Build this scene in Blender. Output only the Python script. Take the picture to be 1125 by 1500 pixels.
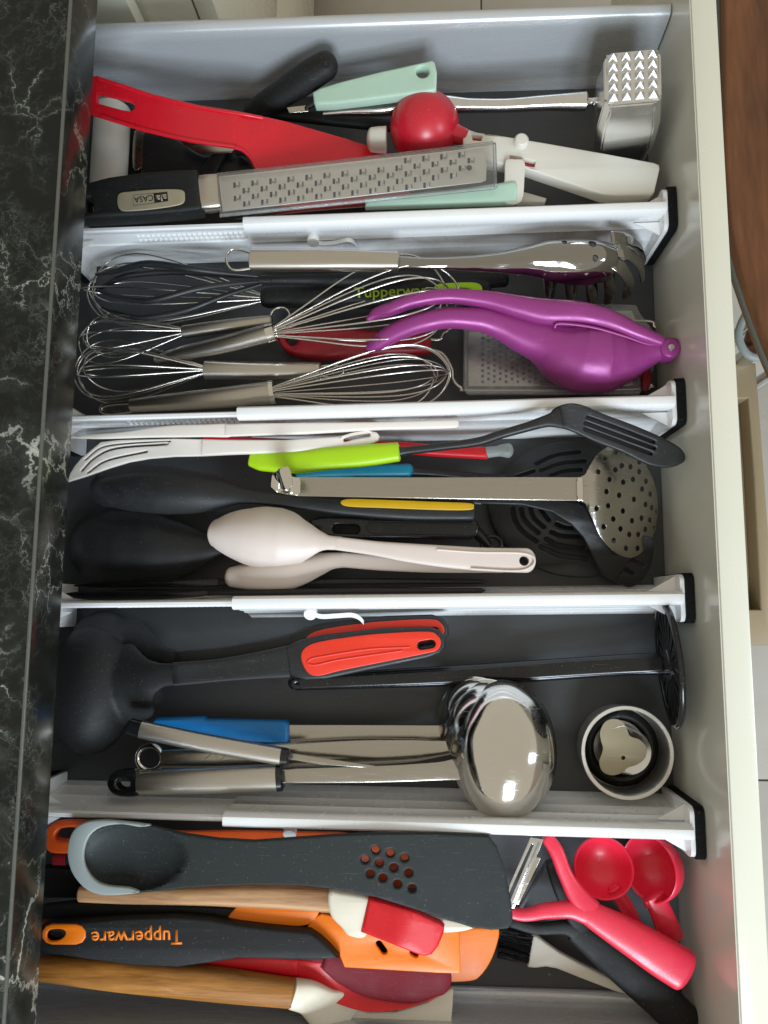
import bpy, bmesh, math, random
import numpy as np
from mathutils import Vector, Matrix, geometry

random.seed(7)
for o in list(bpy.data.objects):
    bpy.data.objects.remove(o, do_unlink=True)
SC = bpy.context.scene
COL = SC.collection

# ------------------------------------------------------------------ camera
# a phone held about 0.7 m above the drawer bottom, looking almost straight down
F, CX, CY, H = 1100.0, 562.5, 750.0, 0.70
_n = Vector((622 - CX, CY - 890, -F)).normalized()
_vy = Vector((621 - CX, CY + 7900, -F))
_Z = -_n
_Y = (_vy - _vy.dot(_Z) * _Z).normalized()
_X = _Y.cross(_Z)
ROT = Matrix((_X, _Y, _Z))
cd = bpy.data.cameras.new('camera')
cam = bpy.data.objects.new('camera', cd)
COL.objects.link(cam)
cam.matrix_world = Matrix.Translation((0, 0, H)) @ ROT.to_4x4()
cd.sensor_fit = 'VERTICAL'; cd.sensor_height = 36.0; cd.lens = F / 1500.0 * 36.0
cd.clip_start = 0.01; cd.clip_end = 50
SC.camera = cam

# ------------------------------------------------------------------ world and lamps
w = bpy.data.worlds.new('World'); SC.world = w; w.use_nodes = True
nt = w.node_tree; nt.nodes.clear()
wo = nt.nodes.new('ShaderNodeOutputWorld'); bg = nt.nodes.new('ShaderNodeBackground')
tc = nt.nodes.new('ShaderNodeTexCoord'); sx = nt.nodes.new('ShaderNodeSeparateXYZ')
rp = nt.nodes.new('ShaderNodeValToRGB')
rp.color_ramp.elements[0].position = 0.0; rp.color_ramp.elements[0].color = (0.57, 0.535, 0.455, 1)
rp.color_ramp.elements[1].position = 1.0; rp.color_ramp.elements[1].color = (0.53, 0.485, 0.40, 1)
nt.links.new(tc.outputs['Generated'], sx.inputs[0]); nt.links.new(sx.outputs['Z'], rp.inputs[0])
nt.links.new(rp.outputs[0], bg.inputs[0]); nt.links.new(bg.outputs[0], wo.inputs[0])
bg.inputs[1].default_value = 0.92

def area(name, loc, target, sx_, sy_, power, color):
    l = bpy.data.lights.new(name, 'AREA'); l.shape = 'RECTANGLE'; l.size = sx_; l.size_y = sy_
    l.energy = power; l.color = color
    o = bpy.data.objects.new(name, l); COL.objects.link(o); o.location = loc
    o.rotation_euler = (Vector(target) - Vector(loc)).to_track_quat('-Z', 'Y').to_euler()
    return o
# a window towards the near end of the drawer, two by two panes, and a smaller one past the drawer front
wc = Vector((0.25, -1.7, 1.35)); wd_ = -wc.normalized(); wx = wd_.cross(Vector((0, 0, 1))).normalized(); wy = wx.cross(wd_)
for i in (-1, 1):
    for j in (-1, 1):
        c = wc + wx * (i * 0.185) + wy * (j * 0.235)
        area('window_light', c, c + wd_, 0.31, 0.40, 11.5, (0.74, 0.87, 1.0))
area('side_window_light', (1.7, -0.35, 1.15), (0, 0, 0), 0.35, 0.6, 8, (0.66, 0.82, 1.0))

SC.view_settings.view_transform = 'Standard'; SC.view_settings.look = 'None'
SC.view_settings.exposure = 0.18; SC.view_settings.gamma = 1.0
SC.cycles.max_bounces = 10; SC.cycles.transparent_max_bounces = 12
SC.cycles.use_denoising = True

# ------------------------------------------------------------------ helpers
def P(u, v, z):
    """where the line of sight through a photo point meets the level z"""
    d = ROT @ Vector((u - CX, CY - v, -F))
    t = (z - H) / d.z
    return Vector((d.x * t, d.y * t, z))
def S(z): return (H - z) / F                     # metres for one photo pixel at level z

def lin(h):
    h = h.lstrip('#'); c = [int(h[i:i + 2], 16) / 255 for i in (0, 2, 4)]
    return tuple(x / 12.92 if x < 0.04045 else ((x + 0.055) / 1.055) ** 2.4 for x in c) + (1,)

THINGS = []
def thing(name, label, cat, group=None):
    o = bpy.data.objects.new(name, None); COL.objects.link(o)
    o['label'] = label; o['category'] = cat
    if group: o['group'] = group
    o.empty_display_size = 0.01
    THINGS.append(o)
    return o

def add(name, mesh, mat, parent=None, label=None, smooth=40):
    o = bpy.data.objects.new(name, mesh); COL.objects.link(o)
    mesh.materials.clear(); mesh.materials.append(mat)
    if smooth:
        mesh.shade_smooth() if hasattr(mesh, 'shade_smooth') else None
        mesh.set_sharp_from_angle(angle=math.radians(smooth))
    if parent: o.parent = parent
    if label: o['label'] = label
    return o

def mesh_of(verts, faces, name='m'):
    me = bpy.data.meshes.new(name); me.from_pydata([tuple(v) for v in verts], [], faces)
    bm = bmesh.new(); bm.from_mesh(me); bmesh.ops.recalc_face_normals(bm, faces=bm.faces); bm.to_mesh(me); bm.free()
    me.update(); return me

def pchip(x, y, xi):
    x = np.asarray(x, float); y = np.asarray(y, float); n = len(x)
    if n == 2: return np.interp(xi, x, y)
    h = np.diff(x); d = np.diff(y) / h; m = np.zeros(n)
    for i in range(1, n - 1):
        if d[i - 1] * d[i] > 0:
            w1 = 2 * h[i] + h[i - 1]; w2 = h[i] + 2 * h[i - 1]
            m[i] = (w1 + w2) / (w1 / d[i - 1] + w2 / d[i])
    m[0] = d[0]; m[-1] = d[-1]
    k = np.clip(np.searchsorted(x, xi) - 1, 0, n - 2)
    t = (xi - x[k]) / h[k]
    return ((1 + 2 * t) * (1 - t) ** 2 * y[k] + t * (1 - t) ** 2 * h[k] * m[k]
            + t * t * (3 - 2 * t) * y[k + 1] + t * t * (t - 1) * h[k] * m[k + 1])

def catmull(pts, n=8, closed=False):
    pts = [Vector(p) for p in pts]; N = len(pts); out = []
    for i in range(N if closed else N - 1):
        if closed: a, b, c, d = pts[i - 1], pts[i], pts[(i + 1) % N], pts[(i + 2) % N]
        else:
            b, c = pts[i], pts[i + 1]
            a = pts[i - 1] if i else b * 2 - c
            d = pts[i + 2] if i + 2 < N else c * 2 - b
        for k in range(n):
            t = k / n
            out.append(0.5 * (2 * b + (c - a) * t + (2 * a - 5 * b + 4 * c - d) * t * t + (3 * b - a - 3 * c + d) * t ** 3))
    if not closed: out.append(pts[-1].copy())
    return out

def loft(name, st, mat, parent, seg=24, sub=6, n=2.0, r0=0.6, r1=0.6, sag=0.0, label=None, roll=0.0, smooth=40, sp=2.0):
    """st: list of (u, v, z, width_px, thickness_mm[, sag_mm[, roll_deg]]); rounded ends r0, r1 in mm.
    A continuous body swept along the given line."""
    A = np.array([list(s) + [sag] * (6 - len(s)) + [roll] if len(s) < 7 else list(s) for s in st], float)
    ch = np.concatenate([[0], np.cumsum(np.hypot(np.diff(A[:, 0]), np.diff(A[:, 1])) + 1e-3)])
    xi = np.unique(np.concatenate([np.linspace(ch[i], ch[i + 1], sub + 1) for i in range(len(ch) - 1)]))
    B = np.array([pchip(ch, A[:, k], xi) for k in range(7)]).T
    pos = [P(*b[:3]) for b in B]
    rings = []
    N = len(pos)
    for i in range(N):
        T = (pos[min(i + 1, N - 1)] - pos[max(i - 1, 0)]).normalized()
        rings.append((pos[i], T, B[i]))
    seq = []
    K = 9 if max(r0, r1) > 3 else 5
    if r0 > 0:
        p, T, b = rings[0]
        for k in range(K):
            a = math.pi / 2 * (1 - k / K) * 0.96
            seq.append((p - T * r0 * 1e-3 * math.sin(a), T, b, max(0.04, math.cos(a)) if r0 > 1.5 else 1 - 0.25 * math.sin(a)))
    for p, T, b in rings: seq.append((p, T, b, 1.0))
    if r1 > 0:
        p, T, b = rings[-1]
        for k in range(1, K + 1):
            a = math.pi / 2 * (k / K) * 0.96
            seq.append((p + T * r1 * 1e-3 * math.sin(a), T, b, max(0.04, math.cos(a)) if r1 > 1.5 else 1 - 0.25 * math.sin(a)))
    verts = []; faces = []
    for p, T, b, sc in seq:
        side = Vector((0, 0, 1)).cross(T)
        side = side.normalized() if side.length > 1e-6 else Vector((0, 1, 0))
        if b[6]: side = Matrix.Rotation(math.radians(b[6]), 3, T) @ side
        up = T.cross(side)
        hw = b[3] / 2 * S(b[2]); ht = b[4] / 2 * 1e-3
        for j in range(seg):
            th = 2 * math.pi * j / seg
            c, s = math.cos(th), math.sin(th)
            ca = math.copysign(abs(c) ** (2 / n), c); sb = math.copysign(abs(s) ** (2 / n), s)
            verts.append(p + side * (hw * ca * sc) + up * (ht * sb * sc - b[5] * 1e-3 * abs(ca * sc) ** sp + (b[5] * 1e-3 * (1 - sc * sc) * -1 if b[5] else 0)))
    M = len(seq)
    for i in range(M - 1):
        for j in range(seg):
            k = (j + 1) % seg
            faces.append((i * seg + j, i * seg + k, (i + 1) * seg + k, (i + 1) * seg + j))
    for base in (0, (M - 1) * seg):
        c = sum((verts[base + j] for j in range(seg)), Vector()) / seg
        verts.append(c); ci = len(verts) - 1
        for j in range(seg): faces.append((ci, base + j, base + (j + 1) % seg))
    return add(name, mesh_of(verts, faces, name), mat, parent, label, smooth)

def tube_mesh(pts, r, seg=8, closed=False):
    """round wire along world points"""
    pts = [Vector(p) for p in pts]; N = len(pts); verts = []; faces = []
    T0 = (pts[1] - pts[0]).normalized()
    a = Vector((0, 0, 1)) if abs(T0.z) < 0.9 else Vector((1, 0, 0))
    nrm = T0.cross(a).normalized()
    for i in range(N):
        if closed: T = (pts[(i + 1) % N] - pts[i - 1]).normalized()
        else: T = (pts[min(i + 1, N - 1)] - pts[max(i - 1, 0)]).normalized()
        nrm = (nrm - T * nrm.dot(T)).normalized(); bn = T.cross(nrm)
        rr = r[i] if isinstance(r, (list, tuple)) else r
        for j in range(seg):
            th = 2 * math.pi * j / seg
            verts.append(pts[i] + nrm * (rr * math.cos(th)) + bn * (rr * math.sin(th)))
    for i in range(N if closed else N - 1):
        i2 = (i + 1) % N
        for j in range(seg):
            k = (j + 1) % seg
            faces.append((i * seg + j, i * seg + k, i2 * seg + k, i2 * seg + j))
    if not closed:
        faces.append(tuple(range(seg))); faces.append(tuple((N - 1) * seg + j for j in range(seg)))
    return mesh_of(verts, faces)
def tube(name, uvz, r_mm, mat, parent, n=8, seg=8, closed=False, straight=False, label=None):
    c = [Vector(p) for p in uvz] if straight else catmull(uvz, n, closed)
    pts = [P(*p) for p in c]
    return add(name, tube_mesh(pts, r_mm * 1e-3, seg, closed), mat, parent, label, 60)

def sm(pts, n=6): return [(p.x, p.y) for p in catmull([(a, b, 0) for a, b in pts], n, True)]
def ell(cx, cy, rx, ry=None, n=20, rot=0):
    ry = ry or rx; c, s = math.cos(math.radians(rot)), math.sin(math.radians(rot))
    return [(cx + rx * math.cos(2 * math.pi * k / n) * c - ry * math.sin(2 * math.pi * k / n) * s,
             cy + rx * math.cos(2 * math.pi * k / n) * s + ry * math.sin(2 * math.pi * k / n) * c) for k in range(n)]
def slot(pts, wd, n=5):
    """rounded slot polygon of width wd along a pixel line"""
    q = catmull([(a, b, 0) for a, b in pts], n) if len(pts) > 2 else [Vector((a, b, 0)) for a, b in pts]
    L, R = [], []
    for i, p in enumerate(q):
        t = (q[min(i + 1, len(q) - 1)] - q[max(i - 1, 0)]).normalized(); nn = Vector((-t.y, t.x, 0)) * (wd / 2)
        L.append(p + nn); R.append(p - nn)
    def cap(p, t):
        out = []
        for k in range(1, 5):
            a = math.pi * k / 5; nn = Vector((-t.y, t.x, 0))
            out.append(p + (nn * math.cos(a) + t * math.sin(a)) * (wd / 2))
        return out
    t1 = (q[-1] - q[-2]).normalized(); t0 = (q[0] - q[1]).normalized()
    pts = L + cap(q[-1], t1) + R[::-1] + cap(q[0], t0)
    return [(p.x, p.y) for p in pts]

def flat_mesh(outer, holes, half, bev, step=None):
    """bevelled plate in pixel space, sliced so that it can follow a curved height"""
    cu = bpy.data.curves.new('c', 'CURVE'); cu.dimensions = '2D'; cu.fill_mode = 'BOTH'
    for poly in [outer] + list(holes):
        sp = cu.splines.new('POLY'); sp.points.add(len(poly) - 1)
        for i, (a, b) in enumerate(poly): sp.points[i].co = (a, -b, 0, 1)
        sp.use_cyclic_u = True
    cu.extrude = max(half - bev, 1e-4); cu.bevel_depth = bev; cu.bevel_resolution = 2; cu.offset = -bev
    ob = bpy.data.objects.new('c', cu)
    me = bpy.data.meshes.new_from_object(ob)
    bpy.data.objects.remove(ob); bpy.data.curves.remove(cu)
    bm = bmesh.new(); bm.from_mesh(me)
    bmesh.ops.remove_doubles(bm, verts=bm.verts, dist=0.01)
    if step:
        us = [p[0] for p in outer]; vs = [-p[1] for p in outer]
        sx_, sy_ = step if isinstance(step, tuple) else (step, step)
        if sx_:
            for x in np.arange(min(us) + sx_ / 2, max(us), sx_):
                bmesh.ops.bisect_plane(bm, geom=bm.verts[:] + bm.edges[:] + bm.faces[:], plane_co=(x, 0, 0), plane_no=(1, 0, 0))
        if sy_:
            for y in np.arange(min(vs) + sy_ / 2, max(vs), sy_):
                bmesh.ops.bisect_plane(bm, geom=bm.verts[:] + bm.edges[:] + bm.faces[:], plane_co=(0, y, 0), plane_no=(0, 1, 0))
    bm.to_mesh(me); bm.free()
    return me

def plate(name, outer, z, thick, mat, parent, holes=(), bev=0.8, step=None, label=None, smooth=35):
    """z: level of the middle of the plate, or a function of the photo point; thick, bev in mm"""
    zf = z if callable(z) else (lambda u, v: z)
    cu_, cv_ = sum(p[0] for p in outer) / len(outer), sum(p[1] for p in outer) / len(outer)
    k = S(zf(cu_, cv_))
    bev = min(bev, thick * 0.49)
    me = flat_mesh(outer, holes, thick * 0.5e-3 / k, bev * 1e-3 / k, step)
    for v in me.vertices:
        u, vv, dz = v.co.x, -v.co.y, v.co.z * k
        p = P(u, vv, zf(u, vv)); v.co = (p.x, p.y, p.z + dz)
    me.update()
    bm = bmesh.new(); bm.from_mesh(me); bmesh.ops.recalc_face_normals(bm, faces=bm.faces); bm.to_mesh(me); bm.free()
    return add(name, me, mat, parent, label, smooth)

def lettering(name, body, u0, v0, u1, v1, height, z, mat, parent, thick=0.25, font_shear=0, fit=True, bold=0.0):
    """raised or printed letters; the baseline runs from (u0,v0) to (u1,v1) in the photo"""
    cu = bpy.data.curves.new('t', 'FONT'); cu.body = body; cu.size = 1; cu.offset = bold; cu.resolution_u = 3
    ob = bpy.data.objects.new('t', cu); me = bpy.data.meshes.new_from_object(ob)
    bpy.data.objects.remove(ob); bpy.data.curves.remove(cu)
    bm = bmesh.new(); bm.from_mesh(me)
    r = bmesh.ops.extrude_face_region(bm, geom=bm.faces[:])
    for g in r['geom']:
        if isinstance(g, bmesh.types.BMVert): g.co.z = 1
    bmesh.ops.recalc_face_normals(bm, faces=bm.faces); bm.to_mesh(me); bm.free()
    xs = [v.co.x for v in me.vertices]; x0, x1 = min(xs), max(xs)
    d = Vector((u1 - u0, v1 - v0, 0)); L = d.length; d.normalize(); up = Vector((d.y, -d.x, 0))
    kx = L / (x1 - x0); ky = height / 0.69
    for v in me.vertices:
        x = (v.co.x - x0) * kx; y = v.co.y * ky
        q = Vector((u0, v0, 0)) + d * x + up * y
        p = P(q.x, q.y, z(q.x, q.y) if callable(z) else z); v.co = (p.x, p.y, p.z + v.co.z * thick * 1e-3)
    return add(name, me, mat, parent, None, 0)

def box_mesh(x0, x1, y0, y1, z0, z1, bev=0.0, seg=2):
    bm = bmesh.new(); bmesh.ops.create_cube(bm, size=1)
    for v in bm.verts: v.co = ((x0 + x1) / 2 + v.co.x * (x1 - x0), (y0 + y1) / 2 + v.co.y * (y1 - y0), (z0 + z1) / 2 + v.co.z * (z1 - z0))
    if bev: bmesh.ops.bevel(bm, geom=bm.edges[:], offset=bev, segments=seg, affect='EDGES', profile=0.5)
    bmesh.ops.recalc_face_normals(bm, faces=bm.faces)
    me = bpy.data.meshes.new('b'); bm.to_mesh(me); bm.free(); return me
def box(name, x0, x1, y0, y1, z0, z1, mat, parent=None, bev=0.0, label=None):
    return add(name, box_mesh(x0, x1, y0, y1, z0, z1, bev), mat, parent, label)

def prism_mesh(profile, a0, a1, axis='X'):
    """closed profile (list of pairs) pushed along an axis: X -> profile in (y, z), Y -> profile in (x, z)"""
    n = len(profile); V = []
    for a in (a0, a1):
        for p, q in profile: V.append((a, p, q) if axis == 'X' else (p, a, q))
    Fc = [tuple(range(n)), tuple(range(n, 2 * n))] + [(i, (i + 1) % n, n + (i + 1) % n, n + i) for i in range(n)]
    return mesh_of(V, Fc)

def lathe_mesh(profile, centre, axis=(0, 0, 1), seg=40, closed=False, sx_=1.0, sy_=1.0):
    """profile: (radius, height) pairs, turned round an axis through centre"""
    q = Vector((0, 0, 1)).rotation_difference(Vector(axis).normalized()).to_matrix()
    V = []; Fc = []; n = len(profile)
    for r, h in profile:
        for j in range(seg):
            a = 2 * math.pi * j / seg
            V.append(Vector(centre) + q @ Vector((r * math.cos(a) * sx_, r * math.sin(a) * sy_, h)))
    for i in range(n if closed else n - 1):
        i2 = (i + 1) % n
        for j in range(seg):
            k = (j + 1) % seg; Fc.append((i * seg + j, i * seg + k, i2 * seg + k, i2 * seg + j))
    if not closed:
        for i in (0, n - 1): Fc.append(tuple(i * seg + j for j in range(seg)))
    return mesh_of(V, Fc)

def move(o, d):
    o.data.transform(Matrix.Translation(d)); return o

def cut(o, cutters):
    """take cutters (meshes) out of o for good"""
    for me in cutters:
        c = bpy.data.objects.new('cutter', me); COL.objects.link(c)
        m = o.modifiers.new('b', 'BOOLEAN'); m.operation = 'DIFFERENCE'; m.object = c; m.solver = 'EXACT'
        dg = bpy.context.evaluated_depsgraph_get(); dg.update()
        new = bpy.data.meshes.new_from_object(o.evaluated_get(dg))
        o.modifiers.clear(); old = o.data; mt = old.materials[0]; o.data = new
        new.materials.clear(); new.materials.append(mt)
        new.shade_smooth(); new.set_sharp_from_angle(angle=math.radians(40))
        bpy.data.objects.remove(c)
    return o

def fuse(o, others, voxel=.0016, it=14):
    """melt several bodies into one continuous skin"""
    bm = bmesh.new(); bm.from_mesh(o.data)
    for q in others: bm.from_mesh(q.data); me = q.data; bpy.data.objects.remove(q); bpy.data.meshes.remove(me)
    mt = o.data.materials[0]; bm.to_mesh(o.data); bm.free()
    r = o.modifiers.new('r', 'REMESH'); r.mode = 'VOXEL'; r.voxel_size = voxel
    k = o.modifiers.new('s', 'SMOOTH'); k.iterations = it; k.factor = .5
    dg = bpy.context.evaluated_depsgraph_get(); dg.update()
    new = bpy.data.meshes.new_from_object(o.evaluated_get(dg)); o.modifiers.clear(); o.data = new
    new.materials.clear(); new.materials.append(mt); new.shade_smooth()
    return o

# ------------------------------------------------------------------ materials
def nodes(name):
    m = bpy.data.materials.new(name); m.use_nodes = True; t = m.node_tree
    b = t.nodes['Principled BSDF']; return m, t, b
def mat(name, col, rough=0.45, metal=0.0, var=0.10, vscale=60, rvar=0.08, bump=0.0, bscale=600, coat=0.0, spec=0.5, stretch=None, sss=0.0, coatr=0.1, wear=0.10):
    m, t, b = nodes(name)
    c = lin(col) if isinstance(col, str) else tuple(col) + (1,)
    g = t.nodes.new('ShaderNodeTexCoord'); src = g.outputs['Object']
    if stretch:
        mp = t.nodes.new('ShaderNodeMapping'); mp.inputs['Scale'].default_value = stretch
        t.links.new(src, mp.inputs[0]); src = mp.outputs[0]
    n = t.nodes.new('ShaderNodeTexNoise'); n.inputs['Scale'].default_value = vscale; n.inputs['Detail'].default_value = 5
    n.inputs['Roughness'].default_value = 0.65
    t.links.new(src, n.inputs['Vector'])
    mx = t.nodes.new('ShaderNodeMix'); mx.data_type = 'RGBA'
    mx.inputs['A'].default_value = tuple(x * (1 - var) for x in c[:3]) + (1,)
    mx.inputs['B'].default_value = tuple(min(1, x * (1 + var)) for x in c[:3]) + (1,)
    t.links.new(n.outputs['Fac'], mx.inputs['Factor'])
    nd = t.nodes.new('ShaderNodeTexNoise'); nd.inputs['Scale'].default_value = 520; nd.inputs['Detail'].default_value = 2
    t.links.new(g.outputs['Object'], nd.inputs['Vector'])
    d1 = t.nodes.new('ShaderNodeMapRange'); d1.inputs['From Min'].default_value = 0.66; d1.inputs['From Max'].default_value = 0.74; d1.inputs['To Max'].default_value = wear
    t.links.new(nd.outputs['Fac'], d1.inputs['Value'])
    ms = t.nodes.new('ShaderNodeMapping'); ms.inputs['Scale'].default_value = (45, 1500, 400); ms.inputs['Rotation'].default_value = (0.2, 0.1, 0.5)
    t.links.new(g.outputs['Object'], ms.inputs[0])
    ns = t.nodes.new('ShaderNodeTexNoise'); ns.inputs['Scale'].default_value = 1; ns.inputs['Detail'].default_value = 1
    t.links.new(ms.outputs[0], ns.inputs['Vector'])
    d2 = t.nodes.new('ShaderNodeMapRange'); d2.inputs['From Min'].default_value = 0.70; d2.inputs['From Max'].default_value = 0.78; d2.inputs['To Max'].default_value = wear * .8
    t.links.new(ns.outputs['Fac'], d2.inputs['Value'])
    dm = t.nodes.new('ShaderNodeMath'); dm.operation = 'MAXIMUM'; t.links.new(d1.outputs['Result'], dm.inputs[0]); t.links.new(d2.outputs['Result'], dm.inputs[1])
    mw = t.nodes.new('ShaderNodeMix'); mw.data_type = 'RGBA'; mw.inputs['B'].default_value = (0.5, 0.48, 0.44, 1)
    t.links.new(dm.outputs[0], mw.inputs['Factor']); t.links.new(mx.outputs['Result'], mw.inputs['A'])
    t.links.new(mw.outputs['Result'], b.inputs['Base Color'])
    mr = t.nodes.new('ShaderNodeMapRange'); mr.inputs['From Min'].default_value = 0.3; mr.inputs['From Max'].default_value = 0.7
    mr.inputs['To Min'].default_value = max(0.02, rough - rvar); mr.inputs['To Max'].default_value = min(1, rough + rvar)
    t.links.new(n.outputs['Fac'], mr.inputs['Value']); t.links.new(mr.outputs['Result'], b.inputs['Roughness'])
    b.inputs['Metallic'].default_value = metal; b.inputs['Specular IOR Level'].default_value = spec
    b.inputs['Coat Weight'].default_value = coat; b.inputs['Coat Roughness'].default_value = coatr
    if sss:
        b.inputs['Subsurface Weight'].default_value = sss; b.inputs['Subsurface Radius'].default_value = (0.004, 0.003, 0.003); b.inputs['Subsurface Scale'].default_value = 1.0
    if bump:
        n2 = t.nodes.new('ShaderNodeTexNoise'); n2.inputs['Scale'].default_value = bscale; n2.inputs['Detail'].default_value = 3
        t.links.new(src, n2.inputs['Vector'])
        bp = t.nodes.new('ShaderNodeBump'); bp.inputs['Strength'].default_value = bump; bp.inputs['Distance'].default_value = 0.001
        t.links.new(n2.outputs['Fac'], bp.inputs['Height']); t.links.new(bp.outputs[0], b.inputs['Normal'])
    return m

def steel(name, col=(0.60, 0.57, 0.53), rough=0.28, brush=None, scratch=0.0, var=.1, wobble=0):
    """steel with fine brush lines (brush = stretch per axis) and light scratches"""
    m, t, b = nodes(name); b.inputs['Metallic'].default_value = 1.0
    g = t.nodes.new('ShaderNodeTexCoord'); mp = t.nodes.new('ShaderNodeMapping')
    mp.inputs['Scale'].default_value = brush or (40, 40, 40); t.links.new(g.outputs['Object'], mp.inputs[0])
    n = t.nodes.new('ShaderNodeTexNoise'); n.inputs['Scale'].default_value = 1; n.inputs['Detail'].default_value = 6; n.inputs['Roughness'].default_value = 0.7
    t.links.new(mp.outputs[0], n.inputs['Vector'])
    mx = t.nodes.new('ShaderNodeMix'); mx.data_type = 'RGBA'
    mx.inputs['A'].default_value = tuple(c * (1 - var) for c in col) + (1,); mx.inputs['B'].default_value = tuple(min(1, c * (1 + var)) for c in col) + (1,)
    t.links.new(n.outputs['Fac'], mx.inputs['Factor']); t.links.new(mx.outputs['Result'], b.inputs['Base Color'])
    mr = t.nodes.new('ShaderNodeMapRange'); mr.inputs['To Min'].default_value = rough * 0.75; mr.inputs['To Max'].default_value = rough * 1.3
    t.links.new(n.outputs['Fac'], mr.inputs['Value'])
    rough_out = mr.outputs['Result']
    if scratch:
        wv = t.nodes.new('ShaderNodeTexNoise'); wv.inputs['Scale'].default_value = 1; wv.inputs['Detail'].default_value = 2
        mp2 = t.nodes.new('ShaderNodeMapping'); mp2.inputs['Scale'].default_value = (60, 900, 60); mp2.inputs['Rotation'].default_value = (0.3, 0.2, 0.7)
        t.links.new(g.outputs['Object'], mp2.inputs[0]); t.links.new(mp2.outputs[0], wv.inputs['Vector'])
        s = t.nodes.new('ShaderNodeMapRange'); s.inputs['From Min'].default_value = 0.6; s.inputs['From Max'].default_value = 0.75
        s.inputs['To Max'].default_value = scratch
        t.links.new(wv.outputs['Fac'], s.inputs['Value'])
        ad = t.nodes.new('ShaderNodeMath'); t.links.new(rough_out, ad.inputs[0]); t.links.new(s.outputs['Result'], ad.inputs[1]); rough_out = ad.outputs[0]
    t.links.new(rough_out, b.inputs['Roughness'])
    bp = t.nodes.new('ShaderNodeBump'); bp.inputs['Strength'].default_value = (0.06 if var > .06 else 0.025) if brush else 0.015; bp.inputs['Distance'].default_value = 0.0006
    t.links.new(n.outputs['Fac'], bp.inputs['Height']); t.links.new(bp.outputs[0], b.inputs['Normal'])
    if wobble:
        nw = t.nodes.new('ShaderNodeTexNoise'); nw.inputs['Scale'].default_value = 26; nw.inputs['Detail'].default_value = 1
        t.links.new(g.outputs['Object'], nw.inputs['Vector'])
        b2 = t.nodes.new('ShaderNodeBump'); b2.inputs['Strength'].default_value = wobble; b2.inputs['Distance'].default_value = 0.01
        t.links.new(nw.outputs['Fac'], b2.inputs['Height']); t.links.new(bp.outputs[0], b2.inputs['Normal']); t.links.new(b2.outputs[0], b.inputs['Normal'])
    return m

def clear(name, tint=(0.96, 0.97, 0.98), body=0.035, gloss=0.12, rough=0.12):
    m = bpy.data.materials.new(name); m.use_nodes = True; t = m.node_tree; t.nodes.clear()
    o = t.nodes.new('ShaderNodeOutputMaterial'); tr = t.nodes.new('ShaderNodeBsdfTransparent'); df = t.nodes.new('ShaderNodeBsdfDiffuse')
    gl = t.nodes.new('ShaderNodeBsdfGlossy'); a = t.nodes.new('ShaderNodeMixShader'); b = t.nodes.new('ShaderNodeMixShader')
    tr.inputs[0].default_value = tint + (1,); df.inputs[0].default_value = (0.75, 0.75, 0.76, 1); gl.inputs['Roughness'].default_value = rough
    g = t.nodes.new('ShaderNodeTexCoord'); n = t.nodes.new('ShaderNodeTexNoise'); n.inputs['Scale'].default_value = 90; n.inputs['Detail'].default_value = 6
    t.links.new(g.outputs['Object'], n.inputs['Vector'])
    mr = t.nodes.new('ShaderNodeMapRange'); mr.inputs['From Min'].default_value = 0.35; mr.inputs['From Max'].default_value = 0.75
    mr.inputs['To Min'].default_value = body * 0.6; mr.inputs['To Max'].default_value = body * 1.6
    t.links.new(n.outputs['Fac'], mr.inputs['Value']); t.links.new(mr.outputs['Result'], a.inputs[0])
    t.links.new(tr.outputs[0], a.inputs[1]); t.links.new(df.outputs[0], a.inputs[2])
    fr = t.nodes.new('ShaderNodeLayerWeight'); fr.inputs[0].default_value = 0.25
    f2 = t.nodes.new('ShaderNodeMath'); f2.operation = 'ADD'; f2.inputs[1].default_value = gloss * 0.4; f2.use_clamp = True
    t.links.new(fr.outputs['Fresnel'], f2.inputs[0]); t.links.new(f2.outputs[0], b.inputs[0])
    t.links.new(a.outputs[0], b.inputs[1]); t.links.new(gl.outputs[0], b.inputs[2]); t.links.new(b.outputs[0], o.inputs[0])
    return m

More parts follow.
